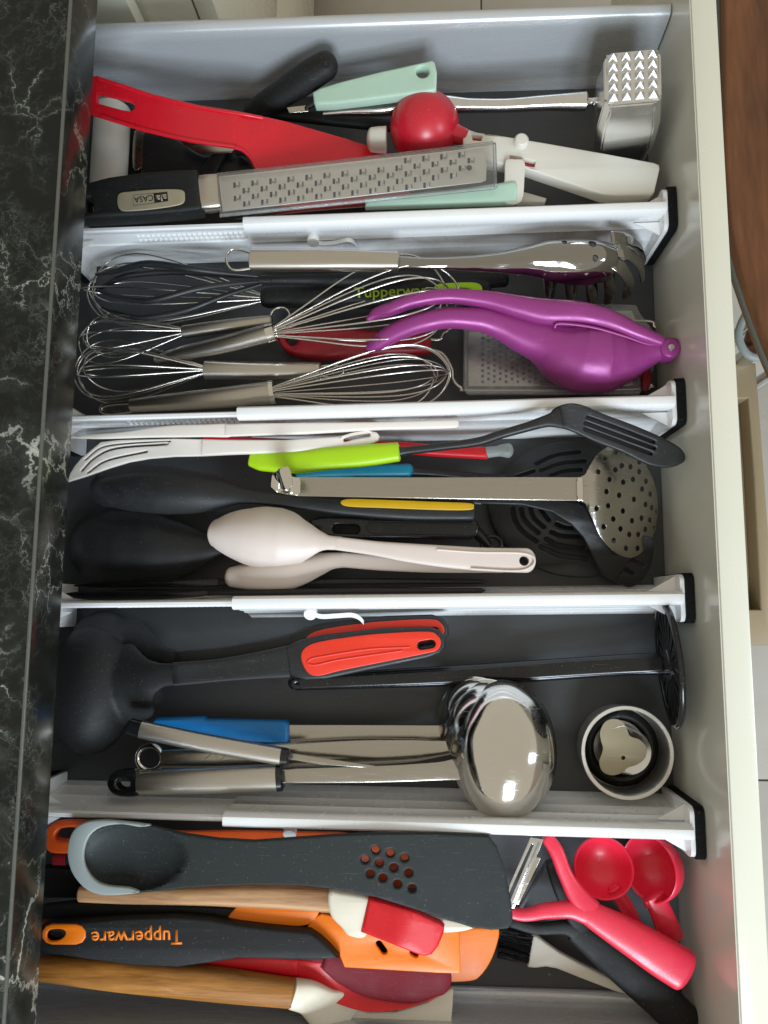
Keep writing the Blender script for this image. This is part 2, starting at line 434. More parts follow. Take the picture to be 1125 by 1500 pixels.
def wood(name, c0, c1, axis=(6, 90, 90), rough=0.5, ring=14, coat=0.0):
    m, t, b = nodes(name)
    g = t.nodes.new('ShaderNodeTexCoord'); mp = t.nodes.new('ShaderNodeMapping'); mp.inputs['Scale'].default_value = axis
    t.links.new(g.outputs['Object'], mp.inputs[0])
    n = t.nodes.new('ShaderNodeTexNoise'); n.inputs['Scale'].default_value = 1.0; n.inputs['Detail'].default_value = 8; n.inputs['Roughness'].default_value = 0.6; n.inputs['Distortion'].default_value = 0.6
    t.links.new(mp.outputs[0], n.inputs['Vector'])
    mp2 = t.nodes.new('ShaderNodeMapping'); mp2.inputs['Scale'].default_value = tuple(a * 7 for a in axis)
    t.links.new(g.outputs['Object'], mp2.inputs[0])
    n2 = t.nodes.new('ShaderNodeTexNoise'); n2.inputs['Scale'].default_value = 1.0; n2.inputs['Detail'].default_value = 4
    t.links.new(mp2.outputs[0], n2.inputs['Vector'])
    ad = t.nodes.new('ShaderNodeMath'); ad.operation = 'MULTIPLY_ADD'; ad.inputs[1].default_value = 0.35
    t.links.new(n2.outputs['Fac'], ad.inputs[0]); t.links.new(n.outputs['Fac'], ad.inputs[2])
    r = t.nodes.new('ShaderNodeValToRGB'); r.color_ramp.elements[0].position = 0.48; r.color_ramp.elements[1].position = 0.86
    r.color_ramp.elements[0].color = lin(c0); r.color_ramp.elements[1].color = lin(c1)
    t.links.new(ad.outputs[0], r.inputs[0]); t.links.new(r.outputs[0], b.inputs['Base Color'])
    b.inputs['Roughness'].default_value = rough; b.inputs['Coat Weight'].default_value = coat
    bp = t.nodes.new('ShaderNodeBump'); bp.inputs['Strength'].default_value = 0.12; bp.inputs['Distance'].default_value = 0.0008
    t.links.new(ad.outputs[0], bp.inputs['Height']); t.links.new(bp.outputs[0], b.inputs['Normal'])
    return m

def marble(name, rough=0.22, spec=0.2):
    m, t, b = nodes(name); L = t.links.new
    g = t.nodes.new('ShaderNodeTexCoord')
    def noise(scale, detail=6, rgh=0.6, vec=None):
        n = t.nodes.new('ShaderNodeTexNoise'); n.inputs['Scale'].default_value = scale; n.inputs['Detail'].default_value = detail; n.inputs['Roughness'].default_value = rgh
        L(vec or g.outputs['Object'], n.inputs['Vector']); return n
    warp = noise(16, 6, 0.65)
    va = t.nodes.new('ShaderNodeVectorMath'); va.operation = 'MULTIPLY_ADD'; va.inputs[1].default_value = (0.085, 0.085, 0.085)
    L(warp.outputs['Color'], va.inputs[0]); L(g.outputs['Object'], va.inputs[2])
    cols = []
    for scale, wid, amp, msk in ((14, 0.040, 1.0, 8), (34, 0.042, 0.75, 15), (85, 0.05, 0.4, 29)):
        vo = t.nodes.new('ShaderNodeTexVoronoi'); vo.feature = 'DISTANCE_TO_EDGE'; vo.inputs['Scale'].default_value = scale
        L(va.outputs[0], vo.inputs['Vector'])
        r = t.nodes.new('ShaderNodeMapRange'); r.inputs['From Min'].default_value = 0; r.inputs['From Max'].default_value = wid
        r.inputs['To Min'].default_value = 1; r.inputs['To Max'].default_value = 0; r.interpolation_type = 'SMOOTHSTEP'
        L(vo.outputs['Distance'], r.inputs['Value'])
        k = noise(msk, 4, 0.6); kr = t.nodes.new('ShaderNodeMapRange'); kr.inputs['From Min'].default_value = 0.44; kr.inputs['From Max'].default_value = 0.64
        kr.inputs['To Max'].default_value = amp
        L(k.outputs['Fac'], kr.inputs['Value'])
        mu = t.nodes.new('ShaderNodeMath'); mu.operation = 'MULTIPLY'; L(r.outputs['Result'], mu.inputs[0]); L(kr.outputs['Result'], mu.inputs[1])
        hr = t.nodes.new('ShaderNodeMapRange'); hr.inputs['From Max'].default_value = wid * 4; hr.inputs['To Min'].default_value = .28; hr.inputs['To Max'].default_value = 0
        L(vo.outputs['Distance'], hr.inputs['Value'])
        hm = t.nodes.new('ShaderNodeMath'); hm.operation = 'MULTIPLY'; L(hr.outputs['Result'], hm.inputs[0]); L(kr.outputs['Result'], hm.inputs[1])
        mm = t.nodes.new('ShaderNodeMath'); mm.operation = 'MAXIMUM'; L(mu.outputs[0], mm.inputs[0]); L(hm.outputs[0], mm.inputs[1])
        cols.append(mm.outputs[0])
    a = t.nodes.new('ShaderNodeMath'); a.operation = 'MAXIMUM'; L(cols[0], a.inputs[0]); L(cols[1], a.inputs[1])
    a2 = t.nodes.new('ShaderNodeMath'); a2.operation = 'MAXIMUM'; L(a.outputs[0], a2.inputs[0]); L(cols[2], a2.inputs[1])
    cl = noise(28, 8, 0.72); cr = t.nodes.new('ShaderNodeMapRange'); cr.inputs['From Min'].default_value = 0.56; cr.inputs['From Max'].default_value = 0.8; cr.inputs['To Max'].default_value = 0.4
    L(cl.outputs['Fac'], cr.inputs['Value'])
    a3 = t.nodes.new('ShaderNodeMath'); a3.operation = 'MAXIMUM'; L(a2.outputs[0], a3.inputs[0]); L(cr.outputs['Result'], a3.inputs[1])
    r = t.nodes.new('ShaderNodeValToRGB'); e = r.color_ramp.elements
    e[0].position = 0.0; e[0].color = (0.010, 0.011, 0.009, 1); e[1].position = 1.0; e[1].color = (0.42, 0.42, 0.36, 1)
    x = r.color_ramp.elements.new(0.3); x.color = (0.045, 0.05, 0.04, 1)
    L(a3.outputs[0], r.inputs[0]); L(r.outputs[0], b.inputs['Base Color'])
    b.inputs['Roughness'].default_value = rough; b.inputs['Specular IOR Level'].default_value = spec
    return m

M = {}
M['white'] = mat('white_plastic', '#f0f0ef', 0.26, var=0.03, vscale=25, coat=0.15)
M['offwhite'] = mat('off_white_plastic', '#dcd8cc', 0.38, var=0.04, vscale=40, bump=0.02)
M['cream'] = mat('cream_silicone', '#dcd2bd', 0.5, var=0.05, bump=0.03)
M['pink'] = mat('pale_pink_plastic', '#dccdc3', 0.42, var=0.04, vscale=30, bump=0.02)
M['ivory'] = mat('ivory_plastic', '#ece4da', 0.4, var=0.05, vscale=30)
M['black'] = mat('black_nylon', '#1e1f20', 0.46, spec=.5, var=0.18, vscale=50, bump=0.05, bscale=900)
M['blackgloss'] = mat('black_gloss_plastic', '#161718', 0.2, var=0.2, vscale=50, rvar=0.06)
M['blackmatt'] = mat('black_soft_grip', '#171818', 0.6, spec=.38, var=0.15, vscale=40, bump=0.06, bscale=1200)
M['foam'] = mat('black_foam', '#121213', 0.95, var=0.3, vscale=300, bump=0.5, bscale=1500, spec=0.2)
M['greysil'] = mat('dark_grey_silicone', '#232726', 0.55, spec=.3, var=0.08, vscale=40, bump=0.04, bscale=800)
M['lgrey'] = mat('light_grey_silicone', '#969d9a', 0.5, var=0.05, vscale=40, bump=0.03)
M['red'] = mat('red_plastic', '#d6172a', 0.33, var=0.10, vscale=45, bump=0.04, bscale=700, coat=0.1)
M['redball'] = mat('red_metallic_plastic', '#c0182c', 0.36, var=0.10, vscale=60, bump=0.03, coat=0.3, coatr=0.25)
M['redsil'] = mat('red_silicone', '#d3131f', 0.42, var=0.08, vscale=45, bump=0.05)
M['crimson'] = mat('crimson_silicone', '#8f0f1e', 0.45, var=0.10, vscale=45, bump=0.04)
M['darkred'] = mat('dark_red_silicone', '#74101f', 0.6, spec=.3, var=0.1, vscale=45, bump=0.03)
M['coral'] = mat('coral_red_plastic', '#e02a45', 0.36, var=0.06, vscale=45, bump=0.03, coat=0.1)
M['inlay'] = mat('orange_red_inlay', '#e8361f', 0.42, var=0.05, vscale=45, bump=0.03)
M['orange'] = mat('orange_plastic', '#f07a0a', 0.4, var=0.07, vscale=45, bump=0.03)
M['orange2'] = mat('burnt_orange_plastic', '#cf4f0e', 0.4, var=0.08, vscale=45, bump=0.03)
M['lime'] = mat('lime_plastic', '#a9d313', 0.38, var=0.05, vscale=45, bump=0.02)
M['limeprint'] = mat('lime_print', '#8fa61c', 0.5, var=0.05)
M['teal'] = mat('teal_plastic', '#0d7f9a', 0.4, var=0.06)
M['blue'] = mat('blue_plastic', '#0a6fb0', 0.42, var=0.07, vscale=45, bump=0.04)
M['yellow'] = mat('yellow_plastic', '#d3a510', 0.42, var=0.07)
M['mint'] = mat('mint_green_plastic', '#b5d3bf', 0.42, var=0.05, vscale=45, bump=0.02)
M['purple'] = mat('magenta_enamel', '#963a80', 0.37, metal=0.2, var=0.07, vscale=70, bump=0.05, bscale=900)
M['steel'] = steel('brushed_steel', (0.56, 0.525, 0.47), 0.30, (18, 900, 900))
M['steely'] = steel('satin_steel', (0.47, 0.44, 0.39), 0.22, (25, 260, 260), 0.12, .05)
M['chrome'] = steel('polished_steel', (0.70, 0.67, 0.62), 0.11, None, 0.2, .05, .35)
M['label'] = mat('satin_label_metal', '#b0a58c', 0.5, metal=0.5, var=0.06)
M['mirror'] = steel('mirror_steel_dark_reflection', (0.33, 0.32, 0.30), 0.06, None, 0.12, .04, .45)  # base colour darkened to stand in for a dark reflection from overhead
M['hammer'] = steel('cast_hammer_metal', (0.74, 0.74, 0.74), 0.19, None, 0.1)
M['gratersteel'] = steel('grater_steel', (0.82, 0.80, 0.76), 0.36, (25, 260, 260), 0.12, .05)
M['wire'] = steel('wire_steel', (0.66, 0.63, 0.58), 0.20)
M['cast'] = steel('cast_aluminium', (0.72, 0.72, 0.72), 0.16, None, 0.1)
M['dark'] = mat('dark_hollow_paint', '#0c0c0c', 0.7, var=0.2)  # near-black colour that stands in for the shade inside openings
M['clear'] = clear('clear_plastic')
M['frost'] = clear('frosted_plastic', (0.93, 0.95, 0.96), 0.12, 0.1, 0.25)
M['film'] = clear('thin_clear_film', (0.95, 0.95, 0.95), 0.06, 0.2, 0.08)
M['beech'] = wood('beech_wood', '#8f6440', '#c79a6c', (10, 160, 160), 0.55)
M['bamboo'] = wood('bamboo_wood', '#7a4a18', '#b57a35', (9, 130, 130), 0.4, coat=0.2)
M['table'] = wood('brown_table_wood', '#46260f', '#7a4a28', (26, 3.5, 26), 0.38, coat=0.15)
M['marble'] = marble('black_veined_laminate', 0.24)
M['marble2'] = marble('black_veined_edge', 0.2, .4)
M['base'] = mat('anthracite_panel', '#444648', 0.42, var=0.06, vscale=35, rvar=0.06, bump=0.05, bscale=900)
M['silver'] = mat('silver_grey_lacquer', '#c4c7c9', 0.27, metal=0.3, var=0.02, vscale=14, rvar=0.02, stretch=(1, 14, 14))
M['front'] = mat('cream_lacquer', '#dbd8c6', 0.25, var=0.02, vscale=20, rvar=0.05, coat=0.2)
M['frontin'] = mat('pale_grey_lacquer', '#d3d2c4', 0.2, var=0.02, vscale=20, rvar=0.04, coat=0.3)
M['edge'] = mat('edge_strip', '#55564f', 0.3)
M['tile'] = mat('grey_beige_tile', '#b3aea4', 0.3, var=0.12, vscale=9, bump=0.02, bscale=60)
M['grout'] = mat('brown_grout', '#6b5a4e', 0.9, var=0.1)
M['beige'] = mat('beige_plastic', '#9d8a6c', 0.4, var=0.05, vscale=200)
M['print'] = mat('black_print', '#151515', 0.5)
M['printo'] = mat('orange_print', '#e87c10', 0.5, var=0.04)
M['crumb'] = mat('pale_crumbs', '#9a8f7c', 0.9, var=0.3)

# ================================================================== the setting
XF = P(976, 875, 0).x                      # inner face of the drawer front
ZF = 0.124                                 # its top
YT = P(560, 30, 0.083).y                   # far side wall
YB = P(800, 1456, 0).y                     # near side wall, at the drawer bottom
XL = -0.385                                # back of the drawer, under the worktop
FLOOR = -0.66

# floor of the room: grout bed with real tiles on it
floor = box('floor', -1.2, 2.0, -1.6, 2.2, FLOOR - 0.03, FLOOR - 0.004, M['grout']); floor['kind'] = 'structure'
T = 0.352
gx = P(705, 12, FLOOR).x; gy = P(1110, 1143, FLOOR).y
tm = box_mesh(0.0015, T - 0.0015, 0.0015, T - 0.0015, FLOOR - 0.006, FLOOR, 0.0012)
tm.materials.append(M['tile']); tm.shade_smooth(); tm.set_sharp_from_angle(angle=0.6)
for i in range(-2, 5):
    for j in range(-1, 7):
        o = bpy.data.objects.new('tile', tm); COL.objects.link(o); o.parent = floor
        o.location = (gx + i * T, gy + j * T, random.uniform(-0.0004, 0.0004))

# drawer
dr = thing('open_drawer_box', 'wide open kitchen drawer with cream front, grey metal sides and anthracite bottom', 'drawer')
box('bottom_panel', XL, XF - 0.0005, YB - 0.02, YT + 0.01, -0.016, 0.0, M['base'], dr)
box('back_panel', XL - 0.016, XL - 0.0005, YB, YT, -0.016, 0.12, M['silver'], dr, 0.001)
fp = box('front_panel', XF + 0.001, XF + 0.0215, -0.66, 0.75, -0.12, ZF, M['front'], dr, 0.0012, 'cream lacquered front panel with paler edge')
box('inner_face', XF, XF + 0.0008, YB - 0.05, YT + 0.045, -0.11, ZF - 0.0015, M['frontin'], fp)
def side(y0, s):
    pr = [(0.0, 0.001), (0.001, 0.006), (0.004, 0.010), (0.006, 0.016), (0.0085, 0.070), (0.0095, 0.078), (0.012, 0.082), (0.016, 0.083), (0.020, 0.082), (0.022, 0.078), (0.022, -0.012), (0.0, -0.012)]
    return prism_mesh([(y0 + s * a, b) for a, b in pr], XL, XF - 0.001)
add('side_wall', side(YT - 0.012, 1), M['silver'], dr, None, 50)
add('side_wall', side(YB, -1), M['silver'], dr, None, 50)

add('floor_ledge', tube_mesh([(XL, YB + .0005, .002), (XF - .001, YB + .0005, .002)], .0048, 16), M['silver'], dr)

# worktop and the cabinet it covers
ZC1 = 0.22; XC = P(53, 750, ZC1).x; ZC2 = ZC1 - 0.0395
ct = thing('kitchen_worktop', 'black worktop with white marble veins and a narrow edge along the left', 'worktop')
box('slab', XC - 0.75, XC - 0.0006, -0.85, 1.3, ZC2, ZC1, M['marble'], ct, 0.0006)
box('edge_band', XC, XC + 0.0012, -0.85, 1.3, ZC2 - 0.0005, ZC1 - 0.0012, M['marble2'], ct, 0.0004)
tube_pts = [Vector((XC + 0.0003, -0.85, ZC1 - 0.0008)), Vector((XC + 0.0003, 1.3, ZC1 - 0.0008))]
add('edge_trim', tube_mesh(tube_pts, 0.0013, 10), M['edge'], ct)
cb = thing('base_cabinet', 'dark inside of the cabinet that the drawer slides out of, below the worktop', 'cabinet')
box('side_panel', XC - 0.6, XC - 0.03, YT + 0.05, YT + 0.068, -0.5, ZC2 - 0.001, M['front'], cb)
box('side_panel', XC - 0.6, XC - 0.03, YB - 0.068, YB - 0.05, -0.5, ZC2 - 0.001, M['front'], cb)
box('back_panel', XC - 0.62, XC - 0.601, YB - 0.068, YT + 0.068, -0.5, ZC2 - 0.001, M['front'], cb)
box('shelf', XC - 0.6, XC - 0.03, YB - 0.049, YT + 0.049, -0.08, -0.06, M['front'], cb)
nb = thing('drawer_cabinet', 'cream cabinet front below the worktop, beyond the far drawer side', 'cabinet')
XN = -0.212
y0 = YT + 0.075
for za, zb in ((-0.27, 0.045), (0.050, 0.115), (-0.60, -0.275)):
    box('drawer_front', XN - 0.02, XN, y0, y0 + 0.9, za, zb, M['front'], nb, 0.0015)
box('carcass', XN - 0.5, XN - 0.022, y0, y0 + 0.9, -0.59, 0.15, M['front'], nb)
box('plinth', XN - 0.5, XN - 0.05, y0, y0 + 0.9, FLOOR, -0.591, M['edge'], nb)

# table, chair and stool seen past the drawer front
tb = thing('kitchen_table', 'reddish brown wooden table with rounded corner, beyond the drawer front', 'table')
ol = [(1052, -120), (1054, 60), (1056, 230), (1062, 320), (1070, 375), (1090, 440), (1125, 532), (1170, 620), (1240, 700), (1340, 760), (1480, 790), (1680, 790), (1680, -180)]
cr = [(p.x, p.y) for p in catmull([(a, b, 0) for a, b in ol[:-1]], 5)] + [ol[-1]]
plate('top', cr, 0.075, 24, M['table'], tb, bev=2.5)
tube('edge_band', [(p[0] - 0.4, p[1], 0.073) for p in ol[:-1]], 3.2, M['edge'], tb, n=8)
for u, v in ((1470, -50), (1600, -110)):
    p = P(u, v, 0.05); add('leg', lathe_mesh([(0.018, FLOOR), (0.018, 0.06)], (p.x, p.y, 0), seg=16), M['cast'], tb)
chz = -0.22
ch = thing('metal_framed_chair', 'grey metal framed chair tucked under the brown table', 'chair')
tube('frame', [(1082, 492, chz), (1092, 462, chz), (1108, 448, chz), (1128, 440, chz), (1180, 440, chz), (1190, 520, chz), (1128, 524, chz), (1096, 520, chz)], 5, M['lgrey'], ch, closed=True, n=6)
plate('seat', [(1090, 500), (1098, 474), (1130, 455), (1180, 455), (1180, 515), (1102, 515)], chz - 0.012, 14, M['table'], ch, bev=3)
for u, v in ((1105, 470), (1180, 450), (1105, 515), (1180, 515)):
    p = P(u, v, chz); add('leg', tube_mesh([(p.x, p.y, chz), (p.x, p.y, FLOOR)], 0.009, 10), M['cast'], ch)
sz = -0.27
st = thing('step_stool', 'beige plastic stool with a long recessed slot, on the tiles past the drawer front', 'stool')
plate('top', [(985, 537), (1100, 537), (1108, 640), (1118, 780), (1123, 945), (985, 945)], sz, 30, M['beige'], st,
      holes=[[(1040, 590), (1089, 588), (1097, 700), (1107, 893), (1040, 893)]], bev=2.5)
plate('recess', [(1030, 580), (1094, 580), (1102, 700), (1112, 900), (1030, 900)], sz - 0.021, 10, M['beige'], st, bev=1)
for u, v in ((1000, 560), (1092, 560), (1000, 925), (1112, 925)):
    p = P(u, v, sz); add('leg', box_mesh(p.x - .015, p.x + .012, p.y - .012, p.y + .012, FLOOR, sz - 0.012, 0.002), M['beige'], st)

# ------------------------------------------------------------------ dividers
XD0 = P(111, 885, 0).x                      # face of the left flange
XD1 = XF - 0.0075
def PY(u, v, Y):
    d = ROT @ Vector((u - CX, CY - v, -F)); t = Y / d.y
    return Vector((d.x * t, Y, H + d.z * t))
def divider(L, R, usplit, label, lever=None, teeth=True):
    t = thing('drawer_divider', label, 'divider', 'white adjustable dividers across the drawer')
    a, b = P(*L, 0.073), P(*R, 0.073)
    k = (b.y - a.y) / (b.x - a.x); y0 = a.y - k * a.x
    def sh(me):
        for v in me.vertices: v.co.y += y0 + k * v.co.x
        me.update(); return me
    xs = P(usplit, (L[1] + R[1]) / 2, 0.073).x
    out = [(-0.013, 0.0005), (0.013, 0.0005), (0.0125, 0.005), (0.0098, 0.012), (0.0105, 0.0135), (0.0094, 0.0155), (0.0078, 0.028), (0.0085, 0.0295), (0.0074, 0.0315),
           (0.0058, 0.046), (0.0064, 0.0475), (0.0054, 0.0495), (0.0044, 0.060), (0.0056, 0.0625), (0.0058, 0.069), (0.0050, 0.0735), (0.0032, 0.0758), (0.0, 0.0765)]
    prof = out[1:] + [(-y, z) for y, z in out[1:-1]][::-1]
    add('outer_panel', sh(prism_mesh(prof, xs, XD1 - 0.002)), M['white'], t, None, 32)
    inn = [(-0.0016, 0.0005), (0.0115, 0.0005), (0.0095, 0.013), (0.0102, 0.0145), (0.009, 0.0165), (0.0065, 0.034), (0.0072, 0.0355), (0.006, 0.0375),
           (0.0022, 0.0635), (0.0026, 0.0675), (0.0012, 0.0700), (-0.0012, 0.0700), (-0.0024, 0.0685), (-0.0022, 0.064), (-0.0012, 0.0625), (-0.0014, 0.045), (-0.0026, 0.0435), (-0.0014, 0.042)]
    add('inner_panel', sh(prism_mesh(inn, XD0 + 0.002, xs + 0.05)), M['white'], t, None, 32)
    for x0, x1, nm in ((XD1 - 0.0035, XD1, 'end_flange'), (XD0 - 0.0015, XD0 + 0.002, 'end_flange')):
        pr = []
        hy, hz, rr = 0.0195, 0.0715, 0.006
        for cy, cz, a0 in ((hy - rr, hz - rr, 0), (-hy + rr, hz - rr, 90), (-hy + 0.002, 0.003, 180), (hy - 0.002, 0.003, 270)):
            r_ = rr if cz > 0.01 else 0.002
            for q in range(5):
                an = math.radians(a0 + q * 22.5); pr.append((cy + r_ * math.cos(an), cz + r_ * math.sin(an)))
        add(nm, sh(prism_mesh(pr, x0, x1)), M['white'], t, None, 32)
        big = [(p * 1.05, 0.001 + q * 1.03) for p, q in pr]
        if x0 > 0: add('foam_pad', sh(prism_mesh(big, XD1 + 0.0002, XF - 0.0006)), M['foam'], t, None, 32)
        else: add('foam_pad', sh(prism_mesh(big, XD0 - 0.009, XD0 - 0.0017)), M['foam'], t, None, 32)
        # gussets that hold the flange
        for s in (-1, 1):
            g0 = x0 if x0 > 0 else x1
            d_ = -0.022 if x0 > 0 else 0.022
            me = mesh_of([(g0, s * 0.006, 0.058), (g0, s * 0.018, 0.058), (g0 + d_, s * 0.006, 0.058), (g0, s * 0.006, 0.0565), (g0, s * 0.018, 0.0565), (g0 + d_, s * 0.006, 0.0565)],
                         [(0, 1, 2), (3, 5, 4), (0, 3, 4, 1), (1, 4, 5, 2), (2, 5, 3, 0)])
            add('gusset', sh(me), M['white'], t, None, 32)
    if teeth:
        bm = bmesh.new()
        x = XD0 + 0.065
        while x < xs - 0.004:
            for zc in (0.049, 0.056):
                r = bmesh.ops.create_cube(bm, size=1)
                for v in r['verts']: v.co = (x + v.co.x * 0.0028 + (v.co.z * 0.002), -0.0018 + v.co.y * 0.0022, zc + v.co.z * 0.0034)
            x += 0.0048
        me = bpy.data.meshes.new('r'); bm.to_mesh(me); bm.free()
        o = add('ratchet_teeth', sh(me), M['white'], t); o['kind'] = 'stuff'
    if lever:
        yy = y0 + k * P(*lever[0], 0.05).x
        pts = [PY(u, v, yy - d_ * 1e-3) if lever[2] else P(u, v, 0.052 - d_ * 1e-3) for u, v, d_ in lever[1]]
        c = pts[0]
        add('lever_pin', lathe_mesh([(0.0005, -0.004), (0.0052, -0.004), (0.0056, -0.0035), (0.0056, 0.0035), (0.0052, 0.004), (0.0005, 0.004)], c, (0, -1, 0.35) if lever[2] else (0, -0.55, 0.8), 24), M['white'], t)
        cc = catmull(pts, 6)
        V = []; Fc = []
        for q in cc:
            for dy, dz in ((-0.002, -0.0009), (0.002, -0.0009), (0.002, 0.0009), (-0.002, 0.0009)): V.append(q + Vector((0, dy, dz)))
        for i in range(len(cc) - 1):
            for j in range(4): Fc.append((i * 4 + j, i * 4 + (j + 1) % 4, (i + 1) * 4 + (j + 1) % 4, (i + 1) * 4 + j))
        Fc += [(0, 1, 2, 3), tuple(len(V) - 4 + j for j in range(4))]
        add('lever', mesh_of(V, Fc), M['white'], t, None, 60)
        return t
    return t
divider((125, 334), (975, 303), 357, 'white plastic divider between the red turner row and the whisks', ((459, 350), [(459, 351, 9), (470, 357, 9), (490, 356, 9), (508, 352, 9), (518, 355, 9), (525, 363, 9)], True))
divider((108, 611), (985, 587), 348, 'white plastic divider between the whisks and the spoons')
divider((95, 886), (1000, 876), 341, 'white plastic divider between the spoons and the red inlaid ladles', ((455, 895), [(455, 897, 0), (470, 903, 0), (495, 902, 0), (515, 901, 0), (526, 905, 0), (533, 912, 2)], False))
divider((72, 1194), (1016, 1221), 327, 'white plastic divider between the steel ladles and the grey silicone spatula', ((430, 1218), [(425, 1217, 0), (428, 1218, 0), (432, 1218, 0)], False))

# ================================================================== row 1: far end of the drawer
# white roller, half hidden by the worktop
t = thing('white_roller', 'white plastic cylinder standing out under the end of the red turner handle', 'roller')
loft('body', [(165, 160, .026, 56, 34), (163, 200, .026, 57, 35), (160, 250, .026, 57, 35), (157, 305, .026, 56, 34)], M['offwhite'], t, r0=2, r1=2)
loft('axle', [(166, 156, .026, 14, 9), (166, 146, .026, 14, 9)], M['offwhite'], t, r1=2)

t = thing('kitchen_tongs', 'black tongs with a worn steel tip, between white cylinder and black turner', 'tongs')
plate('arm', [(190, 190), (214, 190), (222, 230), (214, 272), (188, 272)], 0.012, 8, M['blackmatt'], t, bev=2)
plate('tip', sm([(197, 193), (213, 192), (212, 235), (206, 247), (195, 245)], 3), 0.022, 1.6, M['steely'], t, bev=0.6)

t = thing('black_turner', 'black nylon turner lying under the red turner', 'turner')
plate('blade', sm([(212, 196), (240, 198), (268, 210), (300, 230), (345, 224), (368, 244), (376, 268), (360, 282), (280, 285), (212, 285), (208, 240)], 4), 0.024, 5, M['black'], t, bev=2)
loft('handle', [(360, 158, .030, 14, 8), (420, 168, .030, 18, 9), (500, 177, .030, 18, 9), (585, 186, .030, 16, 9)], M['blackmatt'], t, n=3)
loft('neck', [(300, 262, .026, 30, 6), (330, 215, .03, 18, 7), (372, 162, .03, 14, 8)], M['black'], t, n=3)
t = thing('steel_knife', 'thin steel blade showing below the handle of the red turner', 'knife')
plate('blade', [(262, 203), (300, 207), (345, 217), (340, 224), (296, 226), (270, 214)], 0.034, 1.2, M['steely'], t, bev=0.3)
plate('handle', [(345, 214), (420, 218), (420, 232), (345, 226)], 0.034, 8, M['black'], t, bev=2)

t = thing('black_handled_brush', 'rounded black grip leaning on the far metal drawer side', 'brush')
loft('grip', [(366, 170, .028, 30, 18), (385, 156, .036, 40, 20), (415, 136, .048, 44, 22), (450, 113, .060, 49, 24), (476, 97, .068, 46, 23)], M['blackmatt'], t, r1=12, seg=28)
loft('stem', [(330, 178, .02, 14, 8), (370, 170, .028, 18, 10)], M['blackgloss'], t)
c = P(477, 93, .0795)
add('emblem', lathe_mesh([(0.0036, 0), (0.0042, 0), (0.0042, 0.0006), (0.0036, 0.0006)], c, (0.12, -0.3, 1), 24, True), M['blackgloss'], t)

t = thing('mint_handled_peeler', 'pale mint handle with a round hole, leaning on the far drawer side', 'peeler')
zz = lambda u, v: 0.060 + 0.018 * (u - 460) / 180
plate('handle', [(459, 140), (470, 134), (500, 125), (560, 110), (615, 98), (633, 94), (637, 97), (640, 112), (639, 135), (636, 138), (600, 143), (540, 151), (490, 157), (463, 158), (461, 155)], zz, 11, M['mint'], t,
      holes=[ell(619, 111, 9.5, 8.5)], bev=1.8, step=30)
loft('ferrule', [(448, 159, .055, 6, 4), (462, 149, .058, 12, 6)], M['blackgloss'], t)
plate('blade', [(420, 158), (452, 154), (452, 164), (424, 166)], .054, 1.5, M['steely'], t, bev=.4)

t = thing('meat_tenderiser', 'cast metal meat hammer with pointed teeth, in the far right corner', 'meat hammer')
loft('handle', [(474, 166, .050, 9, 5), (510, 162, .050, 16, 9), (560, 159, .050, 22, 12), (605, 154, .050, 24, 14), (645, 153, .051, 26, 14), (690, 155, .052, 20, 12), (730, 155, .053, 19, 11), (800, 151, .055, 22, 12), (858, 149, .056, 29, 15)], M['cast'], t, n=2.4, r0=1.6, r1=1.4, seg=28)
loft('neck', [(856, 149, .056, 14, 8), (866, 149, .056, 12, 7), (874, 151, .056, 19, 11), (884, 153, .056, 14, 8)], M['cast'], t, r0=1, r1=1)
c = P(927, 112, .112); hw, hd = 0.0240, 0.0262
def octo(cx, cy, z, a, b, ch):
    return [Vector((cx + x, cy + y, z)) for x, y in ((-a + ch, -b), (a - ch, -b), (a, -b + ch), (a, b - ch), (a - ch, b), (-a + ch, b), (-a, b - ch), (-a, -b + ch))]
V = []; Fc = []
lv = [(.0375, .90, .90), (.0360, .97, .97), (.026, 1.0, 1.0), (.010, 1.10, 1.12), (-.018, 1.10, 1.12), (-.036, 1.0, 1.0), (-.046, .97, .97), (-.048, .9, .9)]
for i, (h, a, b) in enumerate(lv):
    V += octo(c.x, c.y, c.z - .0375 + h, hw * a, hd * b, .006)
for i in range(len(lv) - 1):
    for j in range(8): Fc.append((i * 8 + j, i * 8 + (j + 1) % 8, i * 8 + 8 + (j + 1) % 8, i * 8 + 8 + j))
Fc += [tuple(range(8)), tuple(range(len(V) - 8, len(V)))]
me = mesh_of(V, Fc); tilt = Matrix.Translation(c) @ Matrix.Rotation(math.radians(-3), 4, 'X') @ Matrix.Rotation(math.radians(-7), 4, 'Y') @ Matrix.Rotation(math.radians(-2), 4, 'Z') @ Matrix.Translation(-c)
me.transform(tilt)
bm = bmesh.new(); bm.from_mesh(me); bmesh.ops.bevel(bm, geom=[e for e in bm.edges if e.calc_face_angle(0) > .5], offset=.0012, segments=2, affect='EDGES'); bm.to_mesh(me); bm.free()
hd_o = add('head', me, M['hammer'], t, None, 35)
nx, ny = 4, 5; px, py = 2 * hw * .88 / nx, 2 * hd * .9 / ny
pm = mesh_of([(-px / 2, -py / 2, -.001), (px / 2, -py / 2, -.001), (px / 2, py / 2, -.001), (-px / 2, py / 2, -.001), (-px * .34, -py * .34, .0002), (px * .34, -py * .34, .0002), (px * .34, py * .34, .0002), (-px * .34, py * .34, .0002), (0, 0, .0055)],
             [(0, 1, 5, 4), (1, 2, 6, 5), (2, 3, 7, 6), (3, 0, 4, 7), (4, 5, 8), (5, 6, 8), (6, 7, 8), (7, 4, 8), (3, 2, 1, 0)])
pm.materials.append(M['hammer'])
